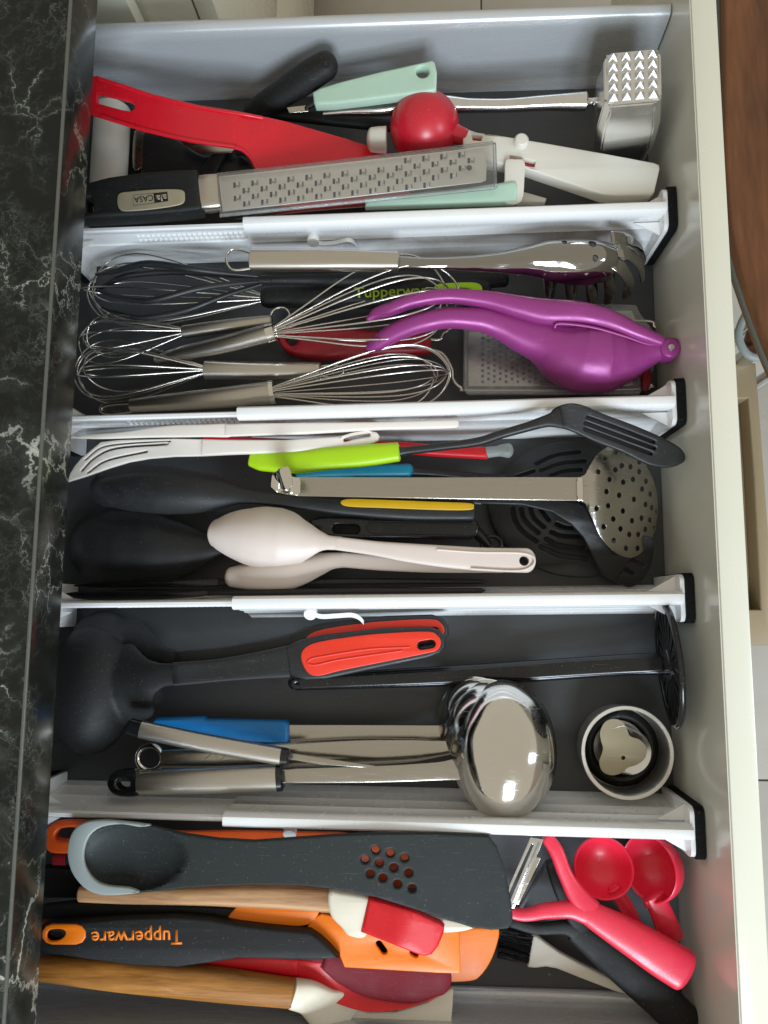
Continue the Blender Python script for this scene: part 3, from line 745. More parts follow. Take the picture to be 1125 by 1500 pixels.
for i in range(nx):
    for j in range(ny):
        o = bpy.data.objects.new('tooth', pm); COL.objects.link(o); o.parent = hd_o
        o.matrix_basis = tilt @ Matrix.Translation(c + Vector(((i - (nx - 1) / 2) * px, (j - (ny - 1) / 2) * py, 0)))

# red turner
t = thing('red_turner', 'bright red plastic turner with slotted handle, lying across the grater', 'turner')
zr = lambda u, v: 0.082 - 0.010 * max(0, (u - 130)) / 240 - (0.000135 * max(0, u - 350))
up_e = [(134, 113), (145, 113.5), (185, 126), (227, 140), (293, 156), (352, 165)]
lo_e = [(345, 217), (280, 208), (211, 192), (150, 173), (134, 168)]
plate('handle', up_e + lo_e, zr, 4.5, M['red'], t, holes=[[(144, 138), (175, 145), (193, 150), (199, 155), (198, 162), (192, 165), (180, 163), (143, 153)]], bev=.7, step=(16, None))
for e in (up_e[1:] + [(385, 171)], lo_e[::-1][1:]):
    q = [(u, v + (2 if e is not lo_e and v < 172 and e[0][1] < 130 else -2), zr(u, v) + .0022) for u, v in e]
    tube('rim', q, 1.7, M['red'], t, n=6)
bl = [(345, 164), (355, 165), (420, 179), (500, 202), (574, 225), (606, 243), (600, 296), (535, 303), (480, 306), (410, 302), (383, 275), (375, 247), (367, 232), (358, 223), (345, 217.5)]
plate('blade', bl, zr, 3.4, M['red'], t, bev=1.0, step=(14, None))
tube('edge_rib', [(343, 216, zr(343, 216) + .0022), (356, 221, zr(356, 0) + .0022), (367, 232, zr(367, 0) + .0020), (376, 250, zr(376, 0) + .0012)], 1.5, M['red'], t)

# fine grater
t = thing('fine_grater', 'long steel grater with black handle and clear cover, along the first divider', 'grater')
zg = lambda u, v: 0.088 - 0.012 * (u - 125) / 600
plate('handle', [(118, 282), (130, 276), (165, 267), (215, 260), (270, 256), (293, 256), (299, 313), (270, 317), (220, 321), (150, 325), (118, 326)], lambda u, v: zg(u, v) - .006, 19, M['blackmatt'], t,
      holes=[[(131, 297), (139, 295), (143, 317), (133, 319)]], bev=3.0, step=(25, None))
lb = plate('label_plate', sm([(172, 295), (175, 284), (190, 281), (225, 278), (258, 277.5), (269, 280), (271, 287), (269, 297), (255, 302), (220, 307), (185, 309.5), (175, 306)], 4), lambda u, v: zg(u, v) + .0042, 1.4, M['label'], t, bev=.5, step=(20, None))
zt = lambda u, v: zg(u, v) + .0050
lettering('lettering', 'CASA', 224, 285.5, 196, 289, 8.5, zt, M['print'], lb, .15)
plate('print_block', [(225, 283), (245, 281), (246.5, 294.5), (226.5, 297.5)], zt, .3, M['print'], lb, bev=.05)
lettering('lettering', 'ala', 243.5, 284, 228, 286.2, 9.5, lambda u, v: zg(u, v) + .0053, M['label'], lb, .15, bold=.02)
fr = [(194.5, 286), (225, 283), (226.5, 297.5), (195.5, 301)]
tube('print_frame', [(u, v, zt(u, v)) for u, v in fr], .22, M['print'], lb, straight=True, closed=True, seg=4)
loft('collar', [(294, 285, zg(294, 0) - .006, 58, 15), (306, 284, zg(306, 0) - .006, 59, 15.5), (322, 282, zg(322, 0) - .006, 58, 14)], M['steel'], t, n=4, seg=40)
bp_ = [(320, 259), (500, 239), (700, 216.5), (710, 218), (713, 240), (712, 264), (705, 267), (500, 291), (326, 310)]
blade = plate('blade', bp_, lambda u, v: zg(u, v) - .003, 1.2, M['gratersteel'], t, holes=[ell(687, 246, 4, 4)], bev=.4)
bm = bmesh.new()
ax = Vector((26.4, -2.75)); bx = Vector((13.6, 8.4))
for i in range(-6, 30):
    for j in range(-4, 9):
        q = Vector((346, 270)) + ax * i + bx * j
        top = 259 - (q.x - 320) * .1118; bot = 310 - (q.x - 326) * .112
        if not (340 < q.x < 700 and top + 6 < q.y < bot - 6) or (q - Vector((687, 246))).length < 10: continue
        p0 = P(q.x, q.y, zg(q.x, q.y) - .0022); s = S(p0.z)
        r = bmesh.ops.create_cube(bm, size=1)
        for v in r['verts']:
            k = .75 if v.co.z > 0 else 1
            v.co = p0 + Vector(((v.co.x + .5) * 6.6 * s * (.6 if v.co.z > 0 else 1) + .3 * s, (v.co.y * 8.6 * k - v.co.x * .8) * s, v.co.z * .0026 + .0006))
me = bpy.data.meshes.new('teeth'); bm.to_mesh(me); bm.free()
o = add('teeth', me, M['cast'], blade); o['kind'] = 'stuff'
bm = bmesh.new()
for i in range(-6, 30):
    for j in range(-4, 9):
        q = Vector((346, 270)) + ax * i + bx * j
        top = 259 - (q.x - 320) * .1118; bot = 310 - (q.x - 326) * .112
        if not (340 < q.x < 700 and top + 6 < q.y < bot - 6) or (q - Vector((687, 246))).length < 10: continue
        p0 = P(q.x - 2.6, q.y + 1.0, zg(q.x, q.y) - .0021); s = S(p0.z)
        r = bmesh.ops.create_cube(bm, size=1)
        for v in r['verts']: v.co = p0 + Vector((v.co.x * 3.6 * s, v.co.y * 8.4 * s, v.co.z * .0004))
me = bpy.data.meshes.new('painted_slits'); bm.to_mesh(me); bm.free()
o = add('painted_slits', me, M['dark'], blade); o['kind'] = 'stuff'  # thin dark strips on the blade, shade of the openings put into colour
cov = [(318, 256), (500, 236), (722, 209.5), (727, 213), (728, 272), (724, 275), (500, 298), (322, 316)]
cv = plate('cover', cov, lambda u, v: zg(u, v) + .0035, 1.0, M['clear'], t, bev=.3)
for e in (cov[0:3], cov[4:8]):
    tube('cover_edge', [(u, v, zg(u, v) + .001) for u, v in e], 1.5, M['frost'], cv, straight=True)
tube('cover_edge', [(724, 210, zg(724, 0) + .001), (726, 274, zg(724, 0) + .001)], 1.5, M['frost'], cv, straight=True)

# ice cream scoop like tool with red ball
t = thing('ball_tool', 'white handled tool with a big red ball head beside the grater', 'scoop')
c = P(622, 187, .052)
prof = [(0.0005, .0322)] + [(.0322 * math.sin(a), .0322 * math.cos(a)) for a in np.linspace(.08, math.pi - .08, 30)] + [(0.0005, -.0322)]
ball = add('ball', lathe_mesh(prof, c, seg=48), M['redball'], t, None, 60)
loft('cap', [(566, 205, .05, 38, 26), (552, 205, .05, 36, 25), (545, 205, .05, 34, 24)], M['offwhite'], t, r1=5)
loft('neck', [(665, 196, .056, 30, 18), (684, 202, .057, 24, 14)], M['redball'], t)
ho = [(677, 199), (684, 196), (698, 201), (741, 207), (801, 217), (880, 231), (955, 245), (962, 248), (963, 254), (955, 288), (950, 292), (900, 293), (880, 291), (830, 274), (786, 259), (766, 252), (736, 247), (700, 240), (678, 222)]
plate('handle', ho, .055, 15, M['offwhite'], t, holes=[[(690, 204), (706, 206), (704, 213), (692, 212)], [(745, 233), (783, 243), (781, 251), (772, 250), (746, 243)]], bev=1.5)
plate('slider', [(684, 202), (720, 206), (790, 236), (790, 254), (735, 246), (688, 215)], .053, 7, M['redball'], t, bev=1)
add('button', lathe_mesh([(0.0005, .006), (.005, .0058), (.0066, .004), (.007, 0), (.007, -.01), (.0005, -.01)], P(763, 209, .062), seg=28), M['offwhite'], t)
plate('clip', sm([(740, 236), (754, 234), (768, 237), (768, 262), (763, 296), (736, 296), (739, 262)], 3), .066, 3, M['offwhite'], t, bev=1)
plate('foot', [(757, 281), (800, 293), (798, 299), (757, 299)], .040, 8, M['offwhite'], t, bev=1.5)

t = thing('mint_handled_knife', 'pale mint handle tucked between grater and first divider', 'knife')
zz = lambda u, v: .064
plate('handle', [(535, 293), (600, 286), (680, 278), (750, 268), (756, 269), (758, 276), (758, 296), (754, 299), (640, 303), (535, 306)], zz, 11, M['mint'], t, bev=3.5)
plate('blade', [(345, 321), (400, 311), (470, 302), (537, 297), (537, 303), (450, 310), (380, 318)], .060, 1.2, M['steely'], t, bev=.3)

# ================================================================== row 2: whisks
def whisk(t, a, b, R, n, wmat, rmm=.95, ph=0, squash=1.0, r0=5, seed=1, prof=((0, 0), (.2, .32), (.42, .68), (.62, .93), (.76, 1.0), (.88, .86), (.96, .52), (1.0, 0))):
    """balloon of wires from collar a to tip b (photo u, v, z), R = widest radius in photo px"""
    rnd = random.Random(seed)
    A = P(*a); B = P(*b); ax = (B - A); L = ax.length; ax.normalize()
    side = Vector((0, 0, 1)).cross(ax).normalized(); up = ax.cross(side)
    s = S((a[2] + b[2]) / 2)
    for i in range(n):
        an = math.pi * i / n + ph + rnd.uniform(-.16, .16)
        lat = side * math.cos(an) + up * (math.sin(an) * squash)
        k = 1 - .05 * i / n; RR = R * s * rnd.uniform(.8, 1.05); LL = L * (k + rnd.uniform(-.06, .02))
        skew = rnd.uniform(-.12, .12)
        pts = [A + ax * (LL * x) + lat * (y * RR * (1 + skew) + r0 * s * (1 - x)) for x, y in prof]
        pts += [A + ax * (LL * x) - lat * (y * RR * (1 - skew) + r0 * s * (1 - x)) for x, y in prof[::-1][1:]]
        add('wire', tube_mesh(catmull(pts, 5), rmm * 1e-3, 7), wmat, t, None, 60)

t = thing('pasta_server', 'polished steel pasta server with toothed head, face down below the first divider', 'pasta server')
loft('handle', [(368, 381.5, .066, 35, 15), (470, 381.5, .066, 34, 15), (583, 383, .066, 29, 13)], M['steel'], t, n=2.6, r0=1.2, r1=1.2, seg=32)
tube('hanging_loop', [(370, 371, .066), (352, 366, .066), (338, 366, .066), (331, 377, .066), (335, 391, .066), (345, 396, .066), (370, 393, .066)], 1.15, M['wire'], t)
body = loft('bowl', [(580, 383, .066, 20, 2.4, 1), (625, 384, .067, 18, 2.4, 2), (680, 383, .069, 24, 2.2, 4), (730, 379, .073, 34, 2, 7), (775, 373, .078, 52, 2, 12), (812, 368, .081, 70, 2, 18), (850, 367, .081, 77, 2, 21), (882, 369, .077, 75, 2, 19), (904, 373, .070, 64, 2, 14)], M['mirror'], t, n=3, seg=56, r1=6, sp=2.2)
cut(body, [lathe_mesh([(r, -.02), (r, .02)], P(u, v, .076), seg=16) for u, v, r in ((826, 357, .0024), (867, 359, .0037), (871, 380, .0026))])
cut(body, [box_mesh(P(u, v, .07).x - .0024, P(u, v, .07).x + .0024, P(u, v, .07).y - .0040, P(u, v, .07).y + .02, .03, .12, .0008) for u, v in ((806, 341), (834, 336), (863, 335), (890, 338))])
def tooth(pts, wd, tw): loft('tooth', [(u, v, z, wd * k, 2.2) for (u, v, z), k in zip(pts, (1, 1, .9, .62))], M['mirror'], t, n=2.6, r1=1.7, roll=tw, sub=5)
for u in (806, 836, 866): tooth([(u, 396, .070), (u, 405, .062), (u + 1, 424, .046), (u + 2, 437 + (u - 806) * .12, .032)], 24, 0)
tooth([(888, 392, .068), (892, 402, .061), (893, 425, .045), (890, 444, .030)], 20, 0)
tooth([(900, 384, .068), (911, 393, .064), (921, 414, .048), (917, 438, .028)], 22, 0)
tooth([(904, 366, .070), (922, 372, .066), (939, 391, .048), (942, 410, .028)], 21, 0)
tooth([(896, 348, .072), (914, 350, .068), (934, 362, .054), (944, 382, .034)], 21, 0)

t = thing('black_silicone_whisk', 'whisk with thick black coated wires, behind the steel whisks', 'whisk')
zb = .047
for q in ([(384, 405, zb), (330, 400, zb + .006), (280, 394, zb + .014), (215, 386, zb + .012), (165, 398, zb), (141, 402, zb - .01)],
          [(384, 405, zb), (330, 403, zb), (260, 398, zb), (190, 403, zb), (150, 420, zb - .01), (142, 424, zb - .013)],
          [(384, 412, zb), (330, 417, zb + .010), (285, 424, zb + .016), (220, 440, zb + .016), (170, 434, zb + .004), (142, 425, zb - .012)],
          [(384, 416, zb), (330, 433, zb - .004), (270, 455, zb - .006), (210, 465, zb - .008), (170, 458, zb - .012), (150, 450, zb - .018)]):
    cpts = catmull(q, 8); nn = len(cpts)
    rr = [(.0016 + .0016 * math.sin(math.pi * min(1, i / nn * 1.1)) ** 1) for i in range(nn)]
    add('wire', tube_mesh([P(*p) for p in cpts], rr, 10), M['black'], t, None, 60)
loft('ferrule', [(380, 411, zb, 13, 9), (398, 411, zb, 14, 10)], M['black'], t, n=3)
loft('handle', [(398, 411, zb, 12, 9), (450, 410, zb - .004, 16, 10), (560, 410, zb - .012, 24, 14), (680, 412, zb - .02, 26, 14), (738, 410, zb - .022, 22, 12)], M['blackmatt'], t, r1=5)

t = thing('lettered_whisk', 'black handled whisk with lime green lettering and a lime end ring', 'whisk')
whisk(t, (386, 437, .028), (120, 424, .030), 56, 5, M['wire'], .75, ph=.3, seed=3, squash=.55)
hd = loft('handle', [(384, 436, .026, 24, 16), (392, 436, .026, 30, 18), (440, 435, .026, 32, 19), (520, 434, .027, 36, 20), (620, 430, .028, 40, 20), (690, 426, .028, 36, 18), (712, 425, .028, 26, 16)], M['blackmatt'], t, n=2.8, r1=5)
plate('end_ring', sm([(636, 422), (645, 416), (690, 414), (704, 418), (706, 427), (700, 436), (645, 438), (637, 432)], 4), .0392, 2.2, M['lime'], t, bev=.8, holes=[ell(678, 427, 14, 5)])
lettering('lettering', 'Tupperware', 519, 436, 637, 431.5, 15, .0382, M['limeprint'], hd, .15, bold=.015)

t = thing('steel_whisk', 'small steel whisk, its handle lying under another whisk handle at a slant', 'whisk', 'steel whisks')
loft('handle', [(269, 486, .032, 20, 11), (330, 478, .034, 21, 11.5), (397, 470, .036, 19, 10.5)], M['steel'], t, r0=1.2, r1=1.2, seg=28)
tube('hanging_loop', [(396, 470, .036), (398, 458, .037), (407, 451, .037), (418, 452, .037), (424, 460, .037), (420, 466, .037)], 1.05, M['wire'], t)
whisk(t, (270, 486, .031), (116, 500, .031), 39, 5, M['wire'], .75, .2, .8, seed=5)

t = thing('steel_whisk', 'large steel whisk with its wires spread over the black lettered handle', 'whisk', 'steel whisks')
loft('handle', [(229, 527, .030, 12, 8), (260, 519, .034, 21, 12), (320, 507, .041, 27, 15), (394, 488, .050, 30, 16.5)], M['steel'], t, r0=1.4, r1=.6, seg=32)
loft('collar', [(392, 489, .050, 32, 17.5), (403, 486, .051, 31, 17)], M['chrome'], t, r0=.8, r1=1.2, seg=32)
whisk(t, (402, 486, .051), (668, 424, .052), 66, 6, M['wire'], .85, .25, .75, seed=8, r0=7)

t = thing('steel_whisk', 'steel whisk lying level, wires under the worktop edge, below the crossed whisks', 'whisk', 'steel whisks')
loft('handle', [(301, 542, .034, 30, 16), (380, 543, .034, 29, 15.5), (469, 543, .034, 26, 14)], M['steel'], t, r0=1, r1=1.2, seg=32)
tube('hanging_loop', [(468, 537, .034), (490, 535, .034), (502, 540, .034), (501, 548, .034), (486, 553, .034), (468, 550, .034)], 1.0, M['wire'], t)
whisk(t, (302, 542, .034), (107, 546, .034), 49, 6, M['wire'], .8, .1, .7, seed=12)

t = thing('steel_whisk', 'steel whisk along the second divider with wires pointing at the lemon squeezer', 'whisk', 'steel whisks')
loft('handle', [(192, 594, .040, 21, 12), (250, 589, .041, 27, 14), (330, 582, .042, 32, 17), (398, 575, .043, 35, 18.5)], M['steel'], t, r0=1, r1=.6, seg=32)
loft('collar', [(396, 575, .043, 37, 19.5), (402, 574, .043, 36, 19)], M['chrome'], t, r0=.6, r1=1, seg=32)
tube('hanging_loop', [(194, 590, .040), (165, 592, .040), (150, 596, .040), (150, 603, .040), (165, 606, .040), (194, 602, .040)], 2.0, M['steely'], t)
whisk(t, (402, 574, .043), (660, 545, .040), 48, 8, M['wire'], .75, .15, .75, seed=21, r0=8)

t = thing('flat_grater', 'flat steel grater with red grip and frosted cover, under the purple squeezer', 'grater')
plate('handle', sm([(409, 500), (416, 487), (432, 481), (475, 481), (560, 486), (622, 489), (630, 493), (631, 512), (626, 519), (567, 522), (500, 526), (455, 527), (423, 519)], 4), .019, 15, M['crimson'], t, holes=[ell(428.5, 499, 8, 7.5, rot=30)], bev=5.5)
for a in ([(628, 497, .018), (645, 497, .018), (655, 485, .018), (690, 478, .018), (930, 470, .018), (960, 480, .018)],
          [(628, 512, .018), (648, 518, .018), (662, 540, .018), (664, 556, .018), (676, 568, .018), (700, 572, .018), (935, 570, .018), (948, 560, .018), (950, 545, .018)]):
    tube('wire_frame', a, 1.7, M['wire'], t)
gp = plate('grating_plate', [(686, 470), (690, 458), (925, 455), (945, 500), (930, 566), (686, 566)], .012, 1.0, M['steely'], t, bev=.3)
bm = bmesh.new()
for i in range(14):
    for j in range(11):
        u = 707 + i * 8.6 + (j % 2) * 0; v = 487 + j * 8.0 + (i % 2) * 4
        if v > 562: continue
        p0 = P(u, v, .0128); s = S(.0128)
        r = bmesh.ops.create_cone(bm, cap_ends=True, segments=4, radius1=3.4 * s, radius2=2.2 * s, depth=.0014)
        for vv in r['verts']: vv.co = p0 + Matrix.Rotation(math.pi / 4, 3, 'Z') @ vv.co
me = bpy.data.meshes.new('holes'); bm.to_mesh(me); bm.free()
o = add('painted_pits', me, M['dark'], gp, None, 0); o['kind'] = 'stuff'  # raised dark blocks, the shade of pits put into their colour
plate('cover', [(682, 462), (688, 449), (887, 445), (932, 447), (936, 457), (964, 495), (958, 540), (941, 572), (936, 577), (684, 577), (680, 573)], .021, 1.2, M['frost'], t, bev=.4)
tube('cover_edge', [(682, 470, .020), (681, 572, .020), (686, 576, .020), (800, 576, .020), (936, 576, .020)], 2.0, M['frost'], t, straight=True)
plate('grip', sm([(940, 545), (950, 540), (954, 556), (948, 572), (940, 570)], 3), .022, 6, M['crimson'], t, bev=1.5)

t = thing('lemon_squeezer', 'magenta metal lemon squeezer with two curved handles', 'lemon squeezer')
loft('bowl_arm', [(541, 512, .046, 13, 9), (550, 505, .049, 22, 12), (578, 487, .057, 29, 15), (621, 472, .064, 30, 17), (660, 466, .066, 31, 18), (701, 468, .064, 35, 19), (730, 476, .060, 40, 22), (762, 489, .055, 52, 28), (797, 502, .050, 66, 40), (826, 516, .046, 92, 54), (852, 523, .044, 104, 62), (884, 525, .044, 102, 62), (915, 523, .047, 80, 50), (940, 518, .051, 54, 34), (965, 512, .055, 36, 22), (984, 510, .056, 31, 18)],
     M['purple'], t, n=2.15, seg=48, sub=7, r0=3, r1=8)
loft('pressing_arm', [(541, 467, .060, 9, 7), (552, 459, .062, 17, 10), (572, 453, .065, 20, 12), (605, 441, .069, 21, 13), (657, 434, .071, 22, 14), (710, 439, .070, 26, 16), (760, 450, .068, 34, 19), (800, 458, .066, 40, 22), (845, 461, .066, 38, 24), (888, 470, .066, 33, 22), (932, 488, .065, 25, 18), (966, 501, .063, 18, 14)],
     M['purple'], t, n=2.3, seg=40, sub=7, r0=3, r1=4)
tube('seam_lip', [(812, 480, .071), (820, 474, .0735), (866, 479, .0735), (910, 491, .0705), (950, 504, .066), (968, 502, .066)], 1.3, M['purple'], t)
hb = add('hinge_boss', lathe_mesh([(.0005, .0035), (.0068, .0035), (.0082, .0025), (.0088, .0005), (.0088, -.014), (.0005, -.014)], P(981, 511, .064), seg=32), M['purple'], t)
add('rivet', lathe_mesh([(.0005, .0052), (.0026, .005), (.0030, .0042), (.0032, .002), (.0005, .002)], P(981, 511, .064), seg=24), M['cast'], hb)

# ================================================================== row 3: spoons and turners
t = thing('white_spatula', 'thin white plastic spatula lying flush along the second divider', 'spatula')
plate('blade', sm([(100, 639), (140, 636), (180, 633), (246, 624), (300, 622), (339, 622), (340, 639), (300, 640), (219, 641), (150, 643), (108, 642)], 4), .067, 4, M['ivory'], t, bev=1.4)
plate('handle', [(330, 621.5), (450, 620), (549, 619), (668, 616), (672, 618), (672, 626), (668, 628), (549, 630), (450, 636), (330, 639.5)], .067, 6, M['ivory'], t, bev=1.8)

t = thing('white_slotted_server', 'off white slotted server with looped handle end, fanning under the worktop', 'server')
zs = lambda u, v: .050 + .012 * min(1, max(0, (u - 100) / 160))
plate('head', [(100, 706), (104, 694), (110, 684), (120, 672), (131, 663), (149, 648), (175, 645), (256, 643), (300, 644), (300, 668), (255, 669), (219, 672), (190, 677), (160, 686), (126, 698)], zs, 4.5, M['ivory'], t,
      holes=[slot([(121, 690), (140, 671), (172, 657), (246, 651)], 3.4), slot([(130, 693), (158, 675), (216, 662)], 3.2), slot([(126, 674), (150, 656), (190, 650), (250, 647)], 2.4)], bev=.8, step=(14, None))
plate('handle', [(296, 644), (339, 645), (420, 645), (496, 640), (525, 635), (542, 632), (552, 634), (556, 639), (555, 645), (545, 651), (524, 656), (480, 660), (431, 663), (339, 666), (296, 668)], .063, 7, M['ivory'], t,
      holes=[slot([(506, 645), (520, 641), (540, 638)], 6)], bev=1.8)

t = thing('red_handled_utensil', 'slim red handle with a pale grey ball tip behind the lime handle', 'utensil')
loft('handle', [(300, 645, .030, 14, 9), (420, 650, .030, 15, 9), (560, 654, .030, 17, 10), (640, 660, .030, 18, 10), (713, 664, .030, 18, 10)], M['redsil'], t, n=2.6, r1=2)
tp = loft('tip', [(712, 663, .031, 17, 9), (728, 661, .031, 16, 9), (736, 660, .031, 19, 11), (744, 660, .031, 22, 12)], M['lgrey'], t, r1=5)
add('hole', lathe_mesh([(.0018, 0), (.0030, 0), (.0030, .0008), (.0018, .0008)], P(743, 657, .0364), seg=20, closed=True), M['lgrey'], tp)

t = thing('lime_handled_turner', 'black slotted turner with bright lime handle, resting over the second divider', 'turner')
loft('handle', [(368, 674, .058, 20, 10), (385, 677, .058, 27, 12), (430, 677, .060, 33, 14), (480, 672, .062, 34, 15), (530, 668, .064, 33, 15), (584, 662, .066, 28, 14)], M['lime'], t, n=3.2, r0=2.2, r1=1, seg=32)
loft('shaft', [(582, 662, .066, 16, 9), (600, 660, .067, 12, 8), (650, 654, .071, 12, 8), (700, 647, .075, 13, 8), (735, 636, .079, 13, 8), (770, 626, .083, 14, 8), (800, 617, .088, 18, 8), (822, 612, .091, 34, 6)], M['black'], t, n=2.6)
zt_ = lambda u, v: .093 - .022 * max(0, (u - 835)) / 165 - .010 * max(0, (822 - u)) / 30 - .020 * max(0, ((v - 590) - (u - 830) * .40) / 60) * 0.5
hd_ = sm([(806, 605), (816, 596), (834, 591), (854, 594), (882, 606), (928, 623), (967, 640), (994, 655), (1003, 667), (1000, 678), (980, 685), (956, 683), (936, 675), (910, 662), (871, 647), (840, 633), (818, 625), (804, 620)], 4)
plate('head', hd_, zt_, 4, M['black'], t, holes=[slot([(860, 612), (905, 628), (957, 648)], 4.2), slot([(857, 620), (905, 638), (958, 657)], 4.2), slot([(856, 629), (900, 645), (953, 665)], 4.2)], bev=1.4, step=14)
plate('groove_floor', [(848, 606), (900, 622), (962, 645), (965, 660), (955, 674), (900, 654), (848, 634)], lambda u, v: zt_(u, v) - .0026, 1.2, M['black'], t, bev=.3, step=14)

t = thing('teal_handled_spoon', 'black spoon with teal handle end, under the steel skimmer', 'spoon')
loft('handle', [(436, 694, .030, 18, 10), (480, 691, .030, 20, 11), (598, 689, .030, 20, 11)], M['teal'], t, n=2.8, r0=2, r1=5)
loft('shaft', [(590, 690, .028, 14, 8), (640, 693, .026, 12, 8), (700, 700, .022, 14, 7), (740, 706, .02, 22, 6)], M['black'], t, n=2.6)
zs1 = lambda u, v: .020 - .010 * ((u - 815) / 95) ** 2 * 0 - .010 * min(1, ((u - 812) / 95) ** 2 + ((v - 745) / 100) ** 2)
def up(pts): return [(700 + a / 3.516, 580 + b / 3.516) for a, b in pts]
arcs = [[(178, 580), (190, 640), (230, 700), (300, 750)], [(222, 580), (240, 640), (310, 705)], [(270, 580), (290, 630), (340, 675)], [(322, 585), (365, 640)],
        [(405, 660), (450, 678), (520, 682)], [(378, 700), (430, 720), (530, 725)], [(350, 735), (420, 770), (545, 782)], [(320, 775), (420, 820), (560, 838)],
        [(190, 420), (285, 388)], [(325, 385), (430, 347), (550, 336)], [(375, 412), (450, 387), (530, 380)], [(300, 350), (400, 305), (520, 290)]]
plate('head', sm([(714, 742), (722, 712), (742, 684), (775, 661), (820, 648), (868, 650), (905, 680), (915, 745), (905, 815), (880, 842), (845, 846), (800, 838), (755, 812), (726, 780)], 5), zs1, 4, M['black'], t,
      holes=[slot(up(a), 5.4) for a in arcs], bev=1.2, step=18)

t = thing('black_spoon', 'large black spoon with yellow handle inlay, bowl under the white server', 'spoon', 'big black serving spoons')
loft('bowl', [(155, 711, .049, 62, 3, 10), (190, 711, .053, 75, 3, 12), (230, 713, .054, 78, 3, 12), (275, 717, .053, 70, 3, 11), (320, 721, .050, 50, 3.5, 6), (352, 725, .048, 28, 5, 2), (380, 729, .047, 20, 7, 0)], M['black'], t, seg=36, n=2.4, r0=23)
hd = loft('handle', [(372, 728, .047, 20, 7), (430, 735, .046, 20, 8), (500, 742, .045, 26, 11), (600, 748, .044, 30, 12), (692, 751, .043, 25, 11)], M['black'], t, n=3, r1=3)
plate('inlay', sm([(499, 736), (510, 731), (560, 732), (640, 735), (688, 737), (694, 742), (688, 747), (640, 747), (560, 744), (510, 742)], 4), .0505, 2.2, M['yellow'], t, bev=.7)

t = thing('black_spoon', 'largest black spoon bowl, lowest in the row, under the worktop edge', 'spoon', 'big black serving spoons')
loft('bowl', [(125, 796, .034, 98, 3, 14), (150, 797, .036, 108, 3, 15), (200, 800, .037, 108, 3, 15), (250, 803, .034, 88, 3, 12), (290, 803, .030, 58, 4, 7), (318, 800, .027, 32, 6, 2), (345, 798, .026, 22, 7, 0)], M['black'], t, seg=36, n=2.4, r0=26)
loft('handle', [(335, 798, .026, 22, 7), (420, 790, .022, 24, 9), (520, 800, .018, 26, 10), (640, 812, .015, 28, 10)], M['black'], t, n=3, r1=4)

t = thing('black_tongs', 'flat black tongs handle with a slot and ring, above the pink spoon', 'tongs')
tg = plate('handle', [(455, 762), (470, 757), (560, 757), (690, 760), (699, 764), (702, 774), (698, 786), (690, 790), (560, 789), (470, 787), (456, 780)], .034, 12, M['blackgloss'], t,
           holes=[slot([(494, 775), (521, 776)], 12)], bev=2.4)
plate('recess', slot([(545, 773), (690, 776)], 17), .0405, 1.6, M['black'], tg, bev=.5)
tube('ring', [(706, 797, .03), (712, 788, .03), (724, 786, .03), (734, 793, .03), (733, 802, .03), (720, 806, .03), (709, 803, .03)], 1.9, M['blackgloss'], t, closed=True)
loft('hinge', [(696, 778, .033, 18, 9), (708, 790, .031, 16, 8), (716, 800, .03, 12, 8)], M['blackgloss'], t)

t = thing('pink_spoon', 'pale pink plastic spoon, bowl face down, on top of its twin', 'spoon')
loft('bowl', [(307, 779, .0555, 41, 3, 6.5), (314, 779.5, .0578, 53, 3, 8.5), (324, 780, .0605, 65, 3, 10.5), (340, 781, .0635, 78, 3, 12.5), (360, 783, .066, 89, 3, 14.5), (382, 785, .067, 95, 3, 15), (402, 787, .067, 95, 3, 15), (422, 789, .0655, 88, 3, 13.5), (440, 791, .063, 73, 3, 10), (455, 792, .0605, 51, 4, 5.5), (468, 793, .0593, 32, 5, 2), (483, 795, .059, 21, 6, 0), (500, 796, .059, 20, 6.5, 0)], M['pink'], t, seg=40, n=2.3, r0=5.5)
ph = loft('handle', [(494, 796, .059, 20, 6.5), (540, 802, .059, 21, 7), (600, 810, .060, 28, 7.5), (660, 816, .060, 33, 8), (720, 820, .060, 35, 8), (770, 821, .060, 36, 8)], M['pink'], t, n=3.4, r1=8.5, seg=32)
cut(ph, [lathe_mesh([(.0042, -.02), (.0042, .02)], P(767, 822, .06), seg=20)])
tube('rim', [(640, 805, .0645), (700, 809, .0645), (760, 810, .0645), (781, 816, .0645), (780, 828, .0645), (757, 836, .0645), (690, 833, .0645)], .9, M['pink'], ph)

t = thing('pink_spoon', 'pale pink plastic spoon half hidden under the other pink spoon', 'spoon')
loft('bowl', [(336, 845, .050, 30, 3, 5), (367, 843, .054, 44, 3, 8), (413, 838, .056, 54, 3, 10), (440, 832, .054, 48, 3, 8), (465, 826, .051, 36, 3.5, 5), (490, 821, .048, 24, 5, 1), (510, 820, .047, 22, 6, 0)], M['pink'], t, seg=36, n=2.3, r0=7)
loft('handle', [(500, 820, .047, 22, 6), (560, 824, .047, 24, 7), (640, 826, .047, 26, 7), (735, 827, .047, 24, 7)], M['pink'], t, n=3.2, r1=5)

